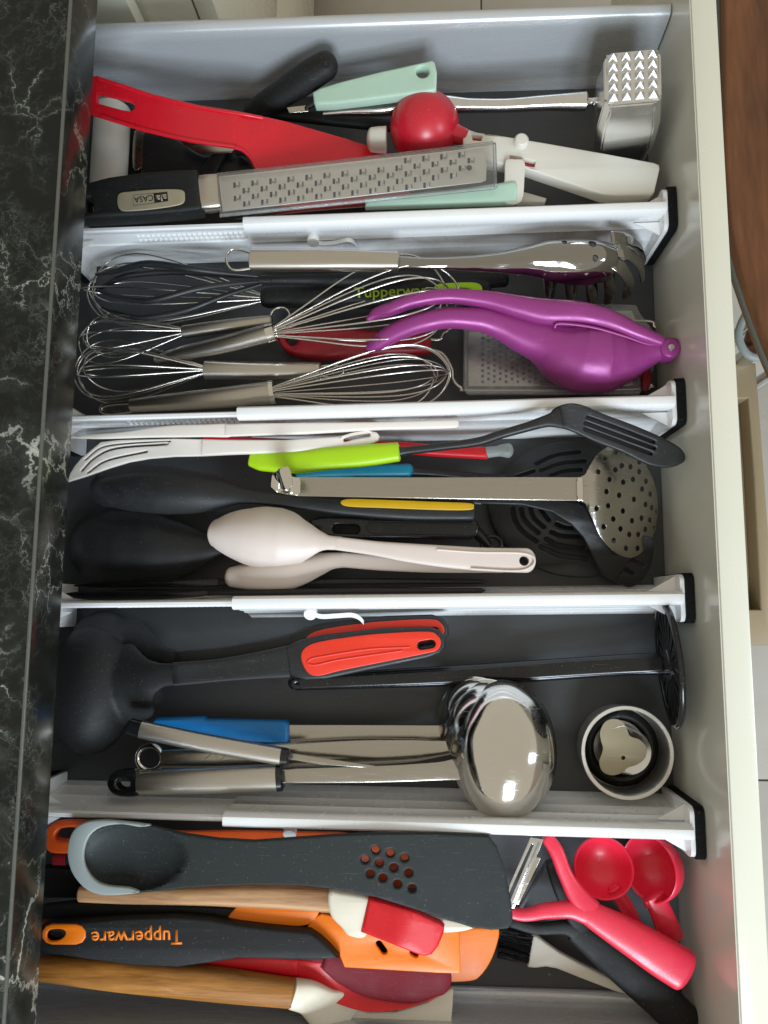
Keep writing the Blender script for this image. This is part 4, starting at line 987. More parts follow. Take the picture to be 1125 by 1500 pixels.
t = thing('black_spatula', 'long thin black spatula on edge beside the third divider', 'spatula', 'thin black spatulas')
plate('blade', sm([(108, 858), (135, 852), (200, 848), (300, 847), (330, 849), (330, 858), (290, 861), (200, 862), (140, 862)], 4), .036, 5, M['blackgloss'], t, bev=1.5)
plate('handle', [(320, 848), (520, 847), (705, 848), (716, 852), (705, 856), (520, 857), (320, 859)], .036, 7, M['black'], t, bev=2)
t = thing('black_spatula', 'thin black spatula nearest the third divider, its blade over the left end', 'spatula', 'thin black spatulas')
plate('blade', sm([(94, 872), (110, 867), (170, 866), (250, 866), (300, 865), (300, 873), (250, 877), (180, 880), (120, 878)], 4), .052, 4, M['blackgloss'], t, bev=1.4)
plate('handle', [(290, 865), (520, 861), (705, 861), (712, 865), (705, 869), (520, 870), (290, 873)], .048, 6, M['black'], t, bev=2)

t = thing('black_slotted_spoon', 'black nylon slotted spoon with angled neck, under the round skimmer', 'spoon')
zz = lambda u, v: .040 - .022 * max(0, min(1, (v - 760) / 100))
plate('neck', [(700, 731), (770, 733), (822, 735), (846, 737), (857, 743), (868, 765), (882, 790), (899, 812), (930, 812), (900, 852), (882, 842), (871, 822), (854, 788), (836, 768), (808, 750), (765, 740), (700, 738)], zz, 4, M['black'], t, bev=1.3, step=(None, 12))
plate('head', sm([(876, 800), (900, 790), (935, 785), (957, 790), (955, 820), (946, 843), (934, 855), (922, 860), (905, 854), (884, 842), (874, 824)], 4), lambda u, v: zz(u, v) - .0015, 4, M['black'], t,
      holes=[slot([(898, 816), (910, 830), (926, 840)], 4.5), slot([(912, 808), (925, 820), (940, 828)], 4.5)], bev=1.2, step=(None, 12))
loft('handle', [(520, 722, .040, 22, 9), (620, 727, .040, 20, 9), (705, 734.5, .040, 12, 6)], M['black'], t, n=3)

t = thing('steel_skimmer', 'flat handled steel skimmer with round perforated head against the drawer front', 'skimmer')
sh = plate('handle', [(430, 702), (436, 699), (600, 699.5), (848, 699), (853, 701), (853, 732), (848, 734), (700, 732), (436, 727), (430, 724)], .074, 2.4, M['steely'], t, bev=.8)
loft('hook', [(440, 713, .074, 27, 2.4), (428, 712, .0765, 28, 2.4), (417, 709, .0835, 30, 2.4), (410, 705, .091, 32, 2.4), (413, 702, .096, 33, 2.4), (424, 699, .097, 34, 2.4)], M['chrome'], t, n=3.5, r1=2)
hl = [(712, 292), (770, 296), (654, 323), (740, 360), (785, 365), (830, 340), (707, 381), (830, 390), (620, 390), (678, 430), (748, 444), (798, 430), (865, 440), (845, 480), (887, 506), (662, 493), (727, 512), (803, 533), (863, 560), (895, 577),
      (611, 580), (671, 566), (746, 593), (697, 634), (793, 643), (842, 630), (885, 640), (648, 674), (734, 685), (862, 688), (907, 680), (779, 714), (825, 714), (873, 747), (700, 746), (762, 785), (822, 785), (918, 596)]
hl = up(hl)
ed = sm([(849, 702), (857, 695), (863, 684), (876, 665), (897, 652), (918, 653), (938, 668), (950, 688), (961, 717), (963, 751), (957, 783), (945, 805), (925, 817), (901, 809), (880, 787), (866, 757), (857, 738), (849, 731)], 5)
def zk(u, v):
    x = (u - 862) / 100; r2 = ((u - 912) / 52) ** 2 + ((v - 735) / 84) ** 2
    return .076 - .058 * max(-.05, x) ** 1.15 if x > 0 else .075
def zk2(u, v):
    r2 = min(1, ((u - 912) / 56) ** 2 + ((v - 735) / 86) ** 2)
    return zk(u, v) + .008 * (1 - r2)
plate('head', ed, zk2, 1.5, M['steely'], t, holes=[ell(a, b, 3.3 - max(0, (a - 900)) * .016, 4.1, 12) for a, b in hl], bev=.35, step=10)
loft('weld_band', [(846, 716.5, .0755, 35, 3.2), (853, 716.5, .0755, 35, 3.2)], M['chrome'], t, n=5)

# ================================================================== row 4: ladles, masher
def dome(name, c, rx, ry, rz, mat_, parent, tilt_y=0, tilt_x=0, wall=.0013, lip=.002):
    """thin walled bowl turned upside down: outside, lip and inside"""
    pr = []
    for a in np.linspace(.03, math.pi / 2, 22): pr.append((math.sin(a), math.cos(a)))
    outer = [(r, h) for r, h in pr]
    V = outer + [(1.0 + lip / rx * .8, -.02), (1.0 + lip / rx, -.045), (1.0 + lip / rx * .3, -.05)] + [(r * (1 - wall / rx), h * (1 - wall / rz) - .02) for r, h in pr[::-1]]
    me = lathe_mesh(V, (0, 0, 0), seg=64)
    me.transform(Matrix.Translation(c) @ Matrix.Rotation(math.radians(tilt_x), 4, 'X') @ Matrix.Rotation(math.radians(tilt_y), 4, 'Y') @ Matrix.Diagonal((rx, ry, rz, 1)))
    return add(name, me, mat_, parent, None, 50)
def inlaid_ladle(label, du, dv, dz, mirror=False, bowl=True):
    t = thing('inlaid_ladle', label, 'ladle', 'black ladles with orange red inlays')
    f = lambda st: [(s[0] + du, s[1] + dv, s[2] + dz) + tuple(s[3:]) for s in st]
    g = lambda pts: [(a + du, b + dv) for a, b in pts]
    if bowl:
        b_ = dome('bowl', P(136, 1008, .024), .0395, .0575, .034, M['blackmatt'], t, 6, 0, wall=.0025, lip=.001)
        s_ = loft('shoulder', f([(262, 987, .0495, 33, 7, 0), (240, 989, .0498, 37, 6, .5), (222, 992, .0495, 54, 6, 3), (208, 996, .048, 88, 7, 8), (196, 1000, .046, 116, 8, 13), (176, 1004, .046, 120, 6, 16), (150, 1006, .044, 120, 6, 18)]), M['blackmatt'], t, seg=44, n=2.6, r1=1)
    else:
        b_ = dome('bowl', P(150, 968, .010), .034, .046, .034, M['blackmatt'], t, 4, 0, wall=.0025, lip=.001)
        s_ = loft('shoulder', f([(262, 987, .0495, 33, 7, 0), (240, 984, .050, 36, 6, .5), (222, 980, .048, 48, 5, 3), (200, 974, .044, 74, 4, 8), (176, 968, .040, 92, 4, 14), (155, 966, .036, 92, 4, 16)]), M['black'], t, seg=44, n=2.6, r1=3)
    fuse(b_, [s_])
    loft('neck', f([(255, 987.5, .050, 34, 7), (310, 983, .050, 33, 8), (370, 976, .051, 38, 9), (424, 969, .052, 47, 11)]), M['black'], t, n=3.2, sag=-1.2, seg=32)
    ha = plate('handle', g([(418, 948), (440, 937), (470, 930), (560, 920), (628, 918), (645, 923), (652, 934), (652, 948), (644, 957), (625, 964), (560, 977), (480, 994), (450, 996), (425, 990)]), .052 + dz, 11, M['black'], t, holes=[g(slot([(619, 945), (630, 943)], 11))], bev=2.8)
    il = plate('inlay', sm(g([(441, 963), (447, 949), (468, 940), (520, 932), (560, 928), (625, 925), (641, 931), (646, 941), (641, 952), (625, 957), (560, 970), (500, 982), (466, 990), (450, 984)]), 4), .0574 + dz, 2, M['inlay'], t, holes=[g(slot([(617, 945.5), (632, 943)], 13))], bev=.7)
    tube('groove', [(u + du, v + dv, .0584 + dz) for u, v in ((600, 948), (540, 951), (470, 962), (456, 965), (450, 971), (462, 974), (500, 966), (590, 953))], .9, M['inlay'], il)
    return t
inlaid_ladle('black ladle with bright orange red inlay, upper one of the pair, half hidden', 5, -18, -.012, bowl=False)
inlaid_ladle('black ladle with bright orange red inlay, lying on top of the pair', 0, 0, 0)

t = thing('potato_masher', 'black metal potato masher with round ribbed plate standing at the drawer front', 'masher')
tube('rod', [(436, 996, .020), (700, 980, .022), (900, 967, .026), (968, 964, .03)], 4.6, M['blackgloss'], t, seg=12)
tube('rod', [(433, 1004, .020), (700, 996, .022), (900, 983, .026), (972, 981, .03)], 4.6, M['blackgloss'], t, seg=12)
loft('web', [(440, 1000, .0215, 18, 8), (700, 988, .0235, 21, 8.5), (900, 975, .0275, 23, 8.5), (968, 972, .0315, 23, 8.5)], M['blackgloss'], t, n=5)
tube('rod_end', [(434, 1005, .020), (429, 1000, .020), (434, 995, .020)], 4.6, M['blackgloss'], t, seg=12)
pc = P(981, 974, .050); nrm = Vector((1, 0.06, .14)).normalized(); qr = Vector((0, 0, 1)).rotation_difference(nrm).to_matrix().to_4x4()
RM = Matrix.Translation(pc) @ qr
def put(me): me.transform(RM); return me
ring = [(Vector((.049 * math.cos(a), .049 * math.sin(a), 0))) for a in np.linspace(0, 2 * math.pi, 48, endpoint=False)]
add('rim', put(tube_mesh(ring, .0028, 10, True)), M['blackgloss'], t, None, 60)
add('hub', put(lathe_mesh([(.0005, .003), (.013, .003), (.014, .002), (.014, -.002), (.013, -.003), (.0005, -.003)], (0, 0, 0), seg=32)), M['blackgloss'], t)
for i in range(18):
    a = 2 * math.pi * i / 18; w0, w1 = .0016, .0052
    me = mesh_of([(.012, -w0, -.001), (.048, -w1, -.001), (.048, w1, -.001), (.012, w0, -.001), (.012, -w0, .001), (.048, -w1, .0022), (.048, w1, .0022), (.012, w0, .001)],
                 [(0, 1, 2, 3), (4, 5, 6, 7), (0, 1, 5, 4), (1, 2, 6, 5), (2, 3, 7, 6), (3, 0, 4, 7)])
    me.transform(Matrix.Rotation(a, 4, 'Z')); add('rib', put(me), M['blackgloss'], t)

t = thing('blue_handled_spatula', 'steel spatula with bright blue plastic handle', 'spatula')
plate('handle', [(224, 1063), (227, 1054), (232, 1051), (300, 1049.5), (305, 1053), (360, 1053.5), (419, 1055), (423, 1058), (423.5, 1085), (420, 1088), (330, 1086), (240, 1080), (226, 1075)], .030, 13, M['blue'], t, bev=3)
plate('shaft', [(422, 1061), (650, 1062), (690, 1062), (690, 1085), (650, 1084), (422, 1086)], .030, 3, M['steely'], t, bev=.8)

t = thing('steel_cake_server', 'brushed steel handle with black ends lying askew over the blue handle', 'server')
loft('end_cap', [(190, 1063, .060, 22, 11), (209, 1069, .060, 24, 12)], M['blackgloss'], t, n=2.8, r0=1.4)
loft('handle', [(207, 1068.5, .060, 25, 12.5), (300, 1088, .058, 26, 13), (414, 1108, .056, 25, 12.5)], M['steel'], t, n=2.4, seg=32)
loft('end_cap', [(412, 1108, .056, 26, 13), (422, 1109, .056, 24, 12)], M['blackgloss'], t, n=2.4, r1=1.2)
plate('shaft', [(422, 1102), (470, 1110), (560, 1123), (560, 1126), (470, 1120), (422, 1112)], .052, 2, M['steely'], t, bev=.5)

t = thing('steel_ladle', 'steel ladle bowl almost hidden behind the two other steel ladles', 'ladle', 'polished steel ladles nested together')
dome('bowl', P(699, 1062, .026), .0355, .0395, .030, M['chrome'], t, -20, 8)
plate('handle', [(560, 1073), (670, 1070), (670, 1082), (560, 1082)], .022, 3, M['steely'], t, bev=.8)
t = thing('steel_ladle', 'steel ladle with a ring at its handle end, middle of the nested ladles', 'ladle', 'polished steel ladles nested together')
dome('bowl', P(713, 1072, .032), .0385, .043, .034, M['chrome'], t, -18, 6)
hd = loft('handle', [(238, 1111, .034, 26, 10), (320, 1109, .034, 31, 12), (420, 1105, .034, 36, 13), (520, 1101, .035, 38, 13), (600, 1099, .036, 33, 10), (648, 1096, .038, 22, 5), (690, 1088, .05, 16, 3)], M['steely'], t, n=2.5, seg=32)
tube('hanging_ring', [(220 + 18.5 * math.cos(a), 1110 + 18.5 * math.sin(a), .034) for a in np.linspace(0, 2 * math.pi, 14, endpoint=False)], 2.6, M['chrome'], t, closed=True, seg=12, n=4)
tube('engraving', [(300, 1112, .0402), (312, 1104, .0402), (322, 1113, .0402), (333, 1106, .0402), (343, 1112, .0402), (330, 1114, .0402)], .25, M['steel'], hd, seg=4)
t = thing('steel_ladle', 'polished steel ladle with black hook end, its shiny bowl face down over the fourth divider', 'ladle', 'polished steel ladles nested together')
dome('bowl', P(736, 1097, .040), .0445, .0565, .040, M['chrome'], t, -10, -3, lip=.0006)
loft('neck', [(410, 1137, .052, 20, 3), (540, 1134.5, .052, 23, 2.6), (640, 1130, .053, 25, 2.4), (668, 1127, .055, 30, 2.2), (686, 1122, .064, 40, 2.0)], M['steely'], t, n=4, seg=28)
loft('handle', [(203, 1146, .050, 34, 14), (300, 1143, .050, 37, 15), (410, 1139, .051, 37, 15)], M['steel'], t, n=2.5, r0=.4, r1=.4, seg=32)
loft('end_cap', [(406, 1139.5, .051, 38, 15.6), (413, 1139, .051, 37, 15)], M['blackgloss'], t, n=2.5, r1=1.4, seg=32)
plate('hook_end', sm([(160, 1146), (164, 1133), (180, 1127), (205, 1128.5), (206, 1146), (205, 1163.5), (180, 1165), (166, 1159)], 5), .050, 12, M['blackgloss'], t, holes=[ell(184, 1146, 10, 8)], bev=2)

t = thing('steel_cup', 'small round steel cup holding a clover shaped steel cutter, near the drawer front', 'cup')
cc = P(917, 1101, .030); R = 64 * S(.03)
add('wall', lathe_mesh([(R * .86, -.0295), (R * .93, -.026), (R * .95, -.006), (R * .975, -.002), (R, .0012), (R, .0035), (R * .985, .0047), (R * .915, .0047), (R * .898, .0035), (R * .89, -.004), (R * .87, -.022), (R * .3, -.0245), (R * .3, -.0285)], cc, seg=56, closed=True), M['gratersteel'], t, None, 50)
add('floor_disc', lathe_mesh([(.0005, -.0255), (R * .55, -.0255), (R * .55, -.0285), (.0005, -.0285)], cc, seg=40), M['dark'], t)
add('gasket', lathe_mesh([(R * .86, -.020), (R * .70, -.015), (R * .60, -.017), (R * .58, -.0235), (R * .86, -.0235)], cc, seg=48, closed=True), M['blackgloss'], t, None, 60)
add('insert', lathe_mesh([(.0005, -.012), (R * .42, -.012), (R * .5, -.010), (R * .5, -.016), (.0005, -.016)], P(925, 1104, .030), seg=40), M['cast'], t)
t2 = thing('clover_cutter', 'three lobed steel disc with a small hole, lying in the steel cup', 'cutter')
pts = sm([(540 + a / 2.163, 880 + b / 2.163) for a, b in ((733, 415), (748, 385), (775, 374), (803, 382), (818, 405), (828, 428), (858, 440), (878, 462), (877, 495), (852, 518), (822, 528), (800, 546), (768, 553), (740, 540), (730, 512), (736, 490), (742, 467), (735, 440))], 5)
cl = plate('disc', pts, .024, 1.2, M['label'], t2, holes=[ell(913, 1110, 3, 3, 12)], bev=.4)
tube('crease', [(897, 1068, .0248), (915, 1064, .0248), (926, 1074, .0248)], .3, M['steel'], cl, seg=4)

# ================================================================== row 5: near end
t = thing('orange_ring_spatula', 'burnt orange handle with a ring, under the grey spatula at the fourth divider', 'spatula')
plate('handle', sm([(68, 1226), (72, 1211), (88, 1202), (125, 1202), (180, 1206), (180, 1240), (125, 1247), (84, 1248), (71, 1241)], 4), .046, 10, M['orange2'], t, holes=[sm([(84, 1222), (92, 1212), (116, 1211), (116, 1226), (90, 1229)], 3)], bev=2)
plate('blade', [(180, 1212), (270, 1217), (340, 1216), (500, 1219), (540, 1226), (640, 1235), (640, 1300), (520, 1298), (400, 1260), (180, 1240)], .042, 4, M['orange2'], t, bev=1)
t = thing('red_utensil', 'small red handle end showing left of the grey spatula', 'utensil')
loft('end', [(80, 1258, .034, 16, 9), (98, 1258, .034, 17, 9)], M['crimson'], t, n=3)
loft('handle', [(96, 1258, .034, 15, 8), (260, 1262, .034, 16, 8)], M['blackmatt'], t, n=3)
t = thing('black_utensil', 'matt black handle at the left, between orange ring and lettered spatula', 'utensil')
plate('handle', [(66, 1268), (116, 1268), (240, 1278), (240, 1306), (112, 1312), (62, 1312)], .026, 14, M['blackmatt'], t, bev=2.5)

t = thing('grey_spoon_spatula', 'big dark grey silicone spatula with pale rimmed spoon end and drain holes', 'spatula')
zq = lambda u, v: .081 - .009 * max(0, 1 - (((u - 196) / 76) ** 2 + ((v - 1254) / 49) ** 2)) ** .6 - .006 * max(0, (u - 560)) / 190
go = [(104, 1236), (112, 1214), (128, 1204), (152, 1202), (190, 1204), (222, 1209), (271, 1220), (320, 1227), (373, 1230), (430, 1226), (484, 1222), (560, 1219), (640, 1219), (716, 1223), (728, 1240), (740, 1275), (750, 1330), (751, 1350), (744, 1359), (720, 1361), (689, 1357), (624, 1336), (550, 1313), (484, 1301), (440, 1296), (373, 1295), (320, 1297), (271, 1300), (230, 1305), (196, 1308), (160, 1309), (132, 1301), (112, 1280), (104, 1258)]
hol = [(500 + a / 2.009, 1180 + b / 2.009) for a, b in ((101, 128), (144, 137), (186, 151), (70, 156), (112, 166), (154, 180), (198, 195), (85, 198), (122, 210), (165, 228), (208, 241))]
bd = plate('body', go, zq, 5, M['greysil'], t, holes=[ell(a, b, 5.8, 5.8, 16) for a, b in hol], bev=1.6, step=6)
rim = [(222, 1208), (190, 1203), (152, 1200), (124, 1204), (108, 1216), (100, 1238), (101, 1262), (110, 1284), (130, 1304), (158, 1311), (204, 1307), (190, 1299), (160, 1296), (140, 1288), (126, 1268), (124, 1246), (132, 1224), (150, 1211), (180, 1207), (205, 1211)]
plate('rim', sm(rim, 3), lambda u, v: .0835, 3.6, M['lgrey'], t, bev=1.5)

t = thing('wooden_red_spatula', 'beech handled spatula with cream neck and bright red head, under the grey spatula', 'spatula')
loft('handle', [(119, 1309, .056, 22, 10), (200, 1311, .056, 24, 11), (300, 1311, .057, 27, 13), (400, 1312, .058, 33, 14), (485, 1318, .059, 33, 14)], M['beech'], t, n=2.6, r0=3, seg=28)
plate('neck', sm([(482, 1303), (500, 1303), (540, 1310), (550, 1318), (545, 1345), (535, 1370), (512, 1368), (501, 1356), (484, 1336)], 4), .062, 12, M['cream'], t, bev=3.5)
plate('head', [(540, 1312), (548, 1314), (600, 1329), (645, 1349), (651, 1354), (650, 1364), (642, 1384), (632, 1396), (622, 1398), (610, 1395), (560, 1375), (529, 1363)], lambda u, v: .074 - .006 * abs(u - 598 + (v - 1355) * .35) / 50, 9, M['redsil'], t, bev=2.6, step=14)
t = thing('cream_spatula_tip', 'cream silicone spatula tip showing between grey spatula and red head', 'spatula')
plate('blade', sm([(580, 1322), (624, 1338), (690, 1353), (694, 1358), (670, 1364), (630, 1364), (590, 1352)], 4), .060, 5, M['cream'], t, bev=1.5)
loft('handle', [(470, 1310, .046, 14, 8), (540, 1325, .052, 16, 8), (590, 1338, .058, 18, 7)], M['cream'], t)

t = thing('orange_oval_utensil', 'black handle with an orange oval inset, between beech handle and lettered spatula', 'utensil')
plate('handle', [(58, 1328), (70, 1324), (140, 1317), (200, 1318), (330, 1325), (440, 1328), (470, 1332), (474, 1338), (468, 1352), (452, 1358), (400, 1361), (330, 1354), (220, 1345), (62, 1344)], .050, 12, M['blackmatt'], t, bev=2.8)
plate('inset', sm([(332, 1349), (342, 1333), (356, 1325), (410, 1325), (464, 1331), (467, 1337), (458, 1350), (440, 1356), (396, 1356), (350, 1352)], 4), .0565, 3, M['orange'], t, bev=1.2)
plate('end_ring', sm([(58, 1345), (66, 1337), (115, 1340), (115, 1352), (64, 1354)], 3), .047, 6, M['orange2'], t, bev=1.5)

t = thing('lettered_spatula', 'dark handled spatula with orange upside down lettering and orange blade', 'spatula')
bl = plate('blade', [(450, 1358), (458, 1345), (472, 1337), (503, 1344), (520, 1350), (560, 1354), (670, 1361), (672.5, 1364), (675, 1420), (672, 1425), (640, 1424), (505, 1416), (498, 1399), (484, 1384)], .056, 4, M['orange'], t, holes=[slot([(555, 1381), (563, 1392)], 9), slot([(604, 1394), (609, 1397)], 8)], bev=1.2)
hd = plate('handle', [(57, 1372), (60, 1356), (75, 1348), (129, 1345), (187, 1340), (262, 1338), (310, 1342), (351, 1350), (400, 1356), (455, 1361), (470, 1371), (484, 1384), (498, 1400), (470, 1402), (431, 1402), (351, 1400), (307, 1407), (262, 1413), (196, 1410), (129, 1401), (70, 1392), (60, 1386)], .062, 12, M['blackmatt'], t,
           holes=[slot([(77, 1368), (89, 1368)], 14)], bev=3)
plate('end_ring', slot([(77, 1368), (112, 1368)], 30), .0674, 3, M['orange'], t, holes=[sm([(69, 1371), (73, 1362), (88, 1360), (97, 1364), (94, 1372), (84, 1377), (73, 1377)], 3)], bev=1)
lettering('lettering', 'Tupperware', 266.5, 1362.5, 133.5, 1364, 20.5, .0682, M['printo'], hd, .12, bold=.018)

t = thing('orange_turner', 'orange turner blade tip behind the lettered orange spatula', 'turner')
plate('blade', sm([(600, 1360), (660, 1358), (722, 1358), (731, 1364), (727, 1385), (718, 1408), (704, 1428), (688, 1436), (640, 1437), (600, 1430)], 4), .036, 4, M['orange'], t, bev=1.2)
loft('handle', [(420, 1385, .030, 22, 9), (520, 1390, .032, 22, 8), (610, 1396, .036, 40, 4)], M['blackmatt'], t, n=3)

t = thing('red_deep_spoon', 'red silicone spoon with dark red hollow, beside the orange blade', 'spoon')
loft('bowl', [(430, 1417, .048, 26, 6, 0), (465, 1426, .046, 36, 5, -3), (505, 1436, .043, 56, 3.5, -5), (545, 1440, .041, 64, 3, -6), (585, 1440, .041, 58, 3, -6), (620, 1437, .042, 44, 3, -5)], M['redsil'], t, n=2.6, seg=40, r1=15)
loft('handle', [(284, 1409, .050, 12, 8), (340, 1408, .050, 18, 9), (390, 1411, .050, 23, 9), (435, 1418, .050, 27, 6)], M['redsil'], t, n=2.8)
t = thing('dark_red_spoon', 'dark red silicone spoon bowl nested in the red spoon', 'spoon')
loft('bowl', [(476, 1408, .0505, 22, 3, 0), (505, 1419, .0500, 44, 3, 1), (550, 1430, .0500, 62, 3, 2), (600, 1435, .0500, 64, 3, 2), (640, 1433, .0495, 48, 3, 1.5)], M['darkred'], t, n=2.6, seg=36, r1=12)
loft('handle', [(380, 1392, .046, 16, 8), (440, 1398, .046, 18, 7), (482, 1409, .048, 22, 4)], M['darkred'], t, n=3)

t = thing('bamboo_spatula', 'bamboo handled spatula with cream silicone blade, nearest the lower edge', 'spatula')
loft('handle', [(44, 1417, .060, 30, 14), (110, 1422, .060, 38, 16), (180, 1429, .060, 42, 17), (300, 1440, .060, 44, 18), (430, 1455, .060, 37, 17)], M['bamboo'], t, n=2.4, seg=32, r0=2)
loft('neck', [(428, 1455, .060, 38, 16), (450, 1460, .056, 44, 13), (475, 1476, .047, 58, 8), (510, 1494, .036, 84, 5)], M['cream'], t, n=2.8, seg=28)
plate('blade', [(476, 1455), (500, 1470), (540, 1481), (580, 1480), (625, 1466), (660, 1446), (664, 1447), (663, 1470), (659, 1520), (655, 1545), (500, 1545), (470, 1510), (468, 1470)], .032, 6, M['cream'], t, bev=1.8)

t = thing('red_peeler', 'coral red Y shaped peeler with steel blade', 'peeler')
loft('handle', [(846, 1328, .060, 26, 9), (872, 1343, .060, 35, 11), (925, 1374, .060, 47, 14), (975, 1405, .059, 54, 15), (1000, 1420, .058, 55, 15)], M['coral'], t, n=2.7, r1=7, seg=36)
loft('arm', [(801, 1227, .062, 17, 7), (814, 1245, .062, 20, 8), (826, 1276, .061, 20, 8), (842, 1306, .060, 26, 9), (864, 1334, .060, 34, 10)], M['coral'], t, n=3, r0=2, seg=28)
loft('arm', [(729, 1331, .062, 15, 7), (745, 1336, .062, 15, 7), (768, 1340, .062, 16, 8), (800, 1334, .061, 20, 9), (832, 1332, .060, 22, 9), (862, 1337, .060, 32, 10)], M['coral'], t, n=3, r0=1.6, seg=28)
plate('blade', [(733, 1325), (777, 1227), (796, 1230), (753, 1331)], lambda u, v: .067, 1.0, M['cast'], t, holes=[[(741, 1319), (778, 1236), (782, 1237), (746, 1321)]], bev=.3)
bm = bmesh.new()
for i in range(34):
    k = i / 33; u = 791 - 37 * k - 1; v = 1236 + 88 * k
    p = P(u, v, .0695); r = bmesh.ops.create_cone(bm, segments=4, radius1=.0008, radius2=.0001, depth=.002, cap_ends=True)
    for q in r['verts']: q.co = p + q.co
me = bpy.data.meshes.new('serration'); bm.to_mesh(me); bm.free()
o = add('serration', me, M['cast'], t, None, 0); o['kind'] = 'stuff'
plate('guard', [(752, 1322), (784, 1255), (792, 1257), (759, 1327)], .060, 1.2, M['chrome'], t, bev=.4)

t = thing('black_peeler', 'black Y shaped peeler under the red one', 'peeler')
loft('handle', [(842, 1362, .034, 30, 9), (870, 1384, .034, 38, 11), (920, 1424, .034, 46, 14), (970, 1466, .033, 50, 15), (1004, 1500, .032, 50, 15)], M['blackmatt'], t, n=2.7, r1=6, seg=32)
loft('arm', [(748, 1350, .036, 14, 7), (790, 1360, .036, 15, 8), (825, 1358, .035, 18, 8), (856, 1370, .034, 30, 9)], M['blackmatt'], t, n=3, r0=1.6)
loft('arm', [(805, 1262, .036, 14, 7), (818, 1300, .036, 16, 8), (836, 1335, .035, 20, 8), (856, 1372, .034, 30, 9)], M['blackmatt'], t, n=3, r0=1.6)
plate('blade', [(752, 1343), (798, 1262), (803, 1264), (757, 1346)], .038, 1.0, M['black'], t, bev=.3)

t = thing('pastry_brush', 'white handled pastry brush with black bristles, below the peelers', 'brush')
plate('handle', [(779, 1369), (786, 1369), (799, 1379), (819, 1393), (850, 1410), (900, 1434), (940, 1455), (938, 1460), (900, 1450), (848, 1430), (815, 1417), (799, 1414), (784, 1416), (773, 1415), (772, 1410)], .018, 7, M['offwhite'], t, bev=2)
bm = bmesh.new(); rnd = random.Random(4)
for i in range(150):
    k = rnd.random(); h = rnd.uniform(.010, .024)
    a = P(781 - 7 * k, 1372 + 40 * k, h); b = P(733 + rnd.uniform(-3, 5) - 2 * k, 1364 + 36 * k + rnd.uniform(-3, 3), h + rnd.uniform(-.004, .003))
    me = tube_mesh([a, (a + b) / 2 + Vector((0, rnd.uniform(-.001, .001), .001)), b], .0007, 4); bm.from_mesh(me); bpy.data.meshes.remove(me)
me = bpy.data.meshes.new('bristles'); bm.to_mesh(me); bm.free()
o = add('bristles', me, M['blackgloss'], t, None, 0); o['kind'] = 'stuff'
plate('bristle_core', [(736, 1368), (780, 1373), (774, 1411), (735, 1399)], .014, 9, M['black'], t, bev=2)

t = thing('measuring_scoop', 'round coral red measuring scoop seen from above, open side up', 'measuring scoop', 'coral measuring scoops')
c = P(884, 1272, .050); R = 41 * S(.05)
pr = [(R, 0), (R * .96, .0012), (R * .92, .0002)] + [(R * .92 * math.cos(a), -.021 * math.sin(a)) for a in np.linspace(.1, 1.5, 10)] + [(.0005, -.0212), (.0005, -.0235)] + [(R * math.cos(a), -.0232 * math.sin(a)) for a in np.linspace(1.5, .1, 10)]
add('bowl', lathe_mesh(pr, c, (-.06, 0.12, 1), 44, True), M['coral'], t, None, 60)
for s in (-1, 1):
    tube('handle_rail', [(899 + 6 * s, 1300 - 3 * s, .042), (915 + 6 * s, 1325 - 4 * s, .040), (934 + 5 * s, 1358 - 3 * s, .038)], 2.0, M['coral'], t)
loft('handle', [(897, 1298, .042, 14, 4), (934, 1357, .037, 13, 4)], M['coral'], t, n=4)
loft('spout_rib', [(899, 1302, .046, 18, 5), (904, 1310, .045, 16, 5)], M['coral'], t, n=2)
t = thing('measuring_scoop', 'coral red measuring scoop tipped on its side against the drawer front', 'measuring scoop', 'coral measuring scoops')
c = P(951, 1272, .042); R = .0265
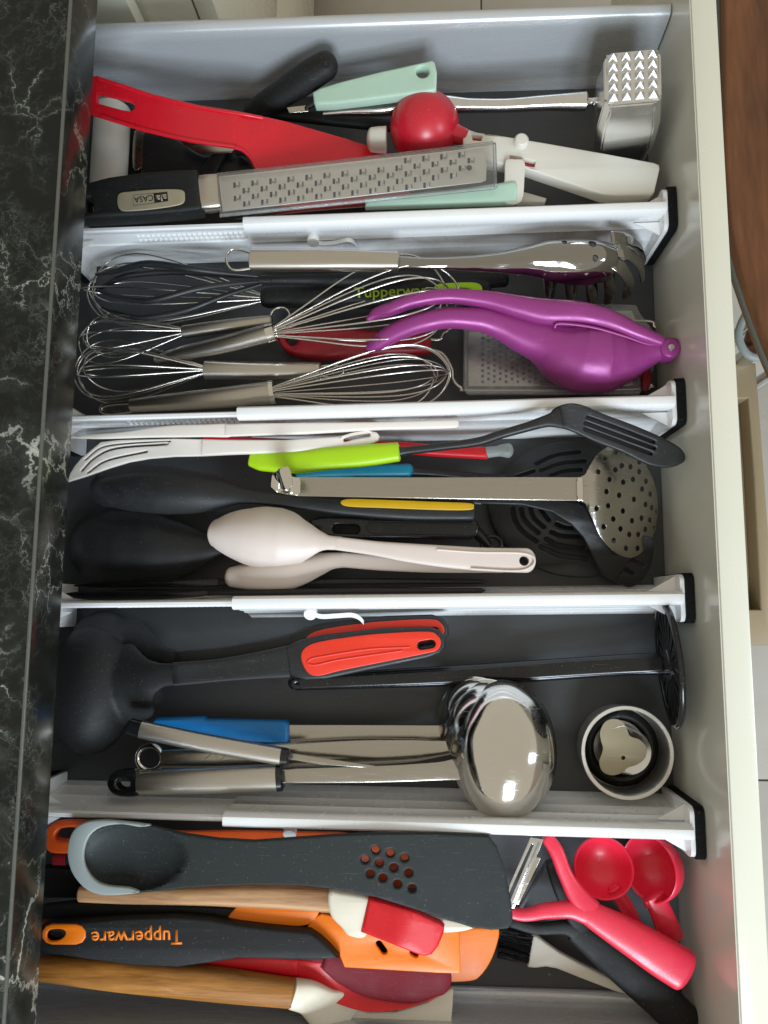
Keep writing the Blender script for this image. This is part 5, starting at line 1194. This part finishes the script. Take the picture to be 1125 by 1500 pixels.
pr = [(R, 0), (R * .96, .0012), (R * .92, .0002)] + [(R * .92 * math.cos(a), -.026 * math.sin(a)) for a in np.linspace(.1, 1.5, 10)] + [(.0005, -.0262), (.0005, -.0285)] + [(R * math.cos(a), -.0282 * math.sin(a)) for a in np.linspace(1.5, .1, 10)]
add('bowl', lathe_mesh(pr, c, (-.80, .05, .62), 44, True), M['coral'], t, None, 60)
loft('handle', [(957, 1312, .044, 26, 8), (966, 1330, .042, 30, 8), (976, 1354, .040, 32, 9), (983, 1374, .038, 33, 9)], M['coral'], t, n=3.2, r1=4)
loft('spout_rib', [(957, 1313, .044, 32, 6), (961, 1321, .043, 34, 6)], M['coral'], t, n=3)

# crumbs and dust left on the drawer bottom
rnd = random.Random(11); bm = bmesh.new()
for i in range(170):
    u, v = rnd.uniform(110, 965), rnd.uniform(170, 1440); q = P(u, v, 0.0003); k = rnd.uniform(.00018, .00055) * (2.0 if rnd.random() < .06 else 1)
    r = bmesh.ops.create_icosphere(bm, subdivisions=1, radius=k)
    for vv in r['verts']: vv.co = q + Vector((vv.co.x * rnd.uniform(.7, 1.6), vv.co.y * rnd.uniform(.7, 1.4), vv.co.z * .6))
me = bpy.data.meshes.new('crumbs'); bm.to_mesh(me); bm.free()
o = add('crumbs', me, M['crumb'], None, None, 0); o['kind'] = 'stuff'; o['label'] = 'fine pale crumbs scattered on the anthracite drawer bottom'; o['category'] = 'crumbs'

# ------------------------------------------------------------------ put every group root at the base of its thing
bpy.context.view_layer.update()
for e in THINGS:
    lo = Vector((1e9,) * 3); hi = Vector((-1e9,) * 3)
    for c in e.children_recursive:
        if c.type != 'MESH': continue
        n = len(c.data.vertices)
        a = np.empty(n * 3); c.data.vertices.foreach_get('co', a); a = a.reshape(-1, 3)
        lo = Vector(map(min, lo, a.min(0))); hi = Vector(map(max, hi, a.max(0)))
    base = Vector(((lo.x + hi.x) / 2, (lo.y + hi.y) / 2, lo.z))
    e.location = base
    for c in e.children: c.location = -base
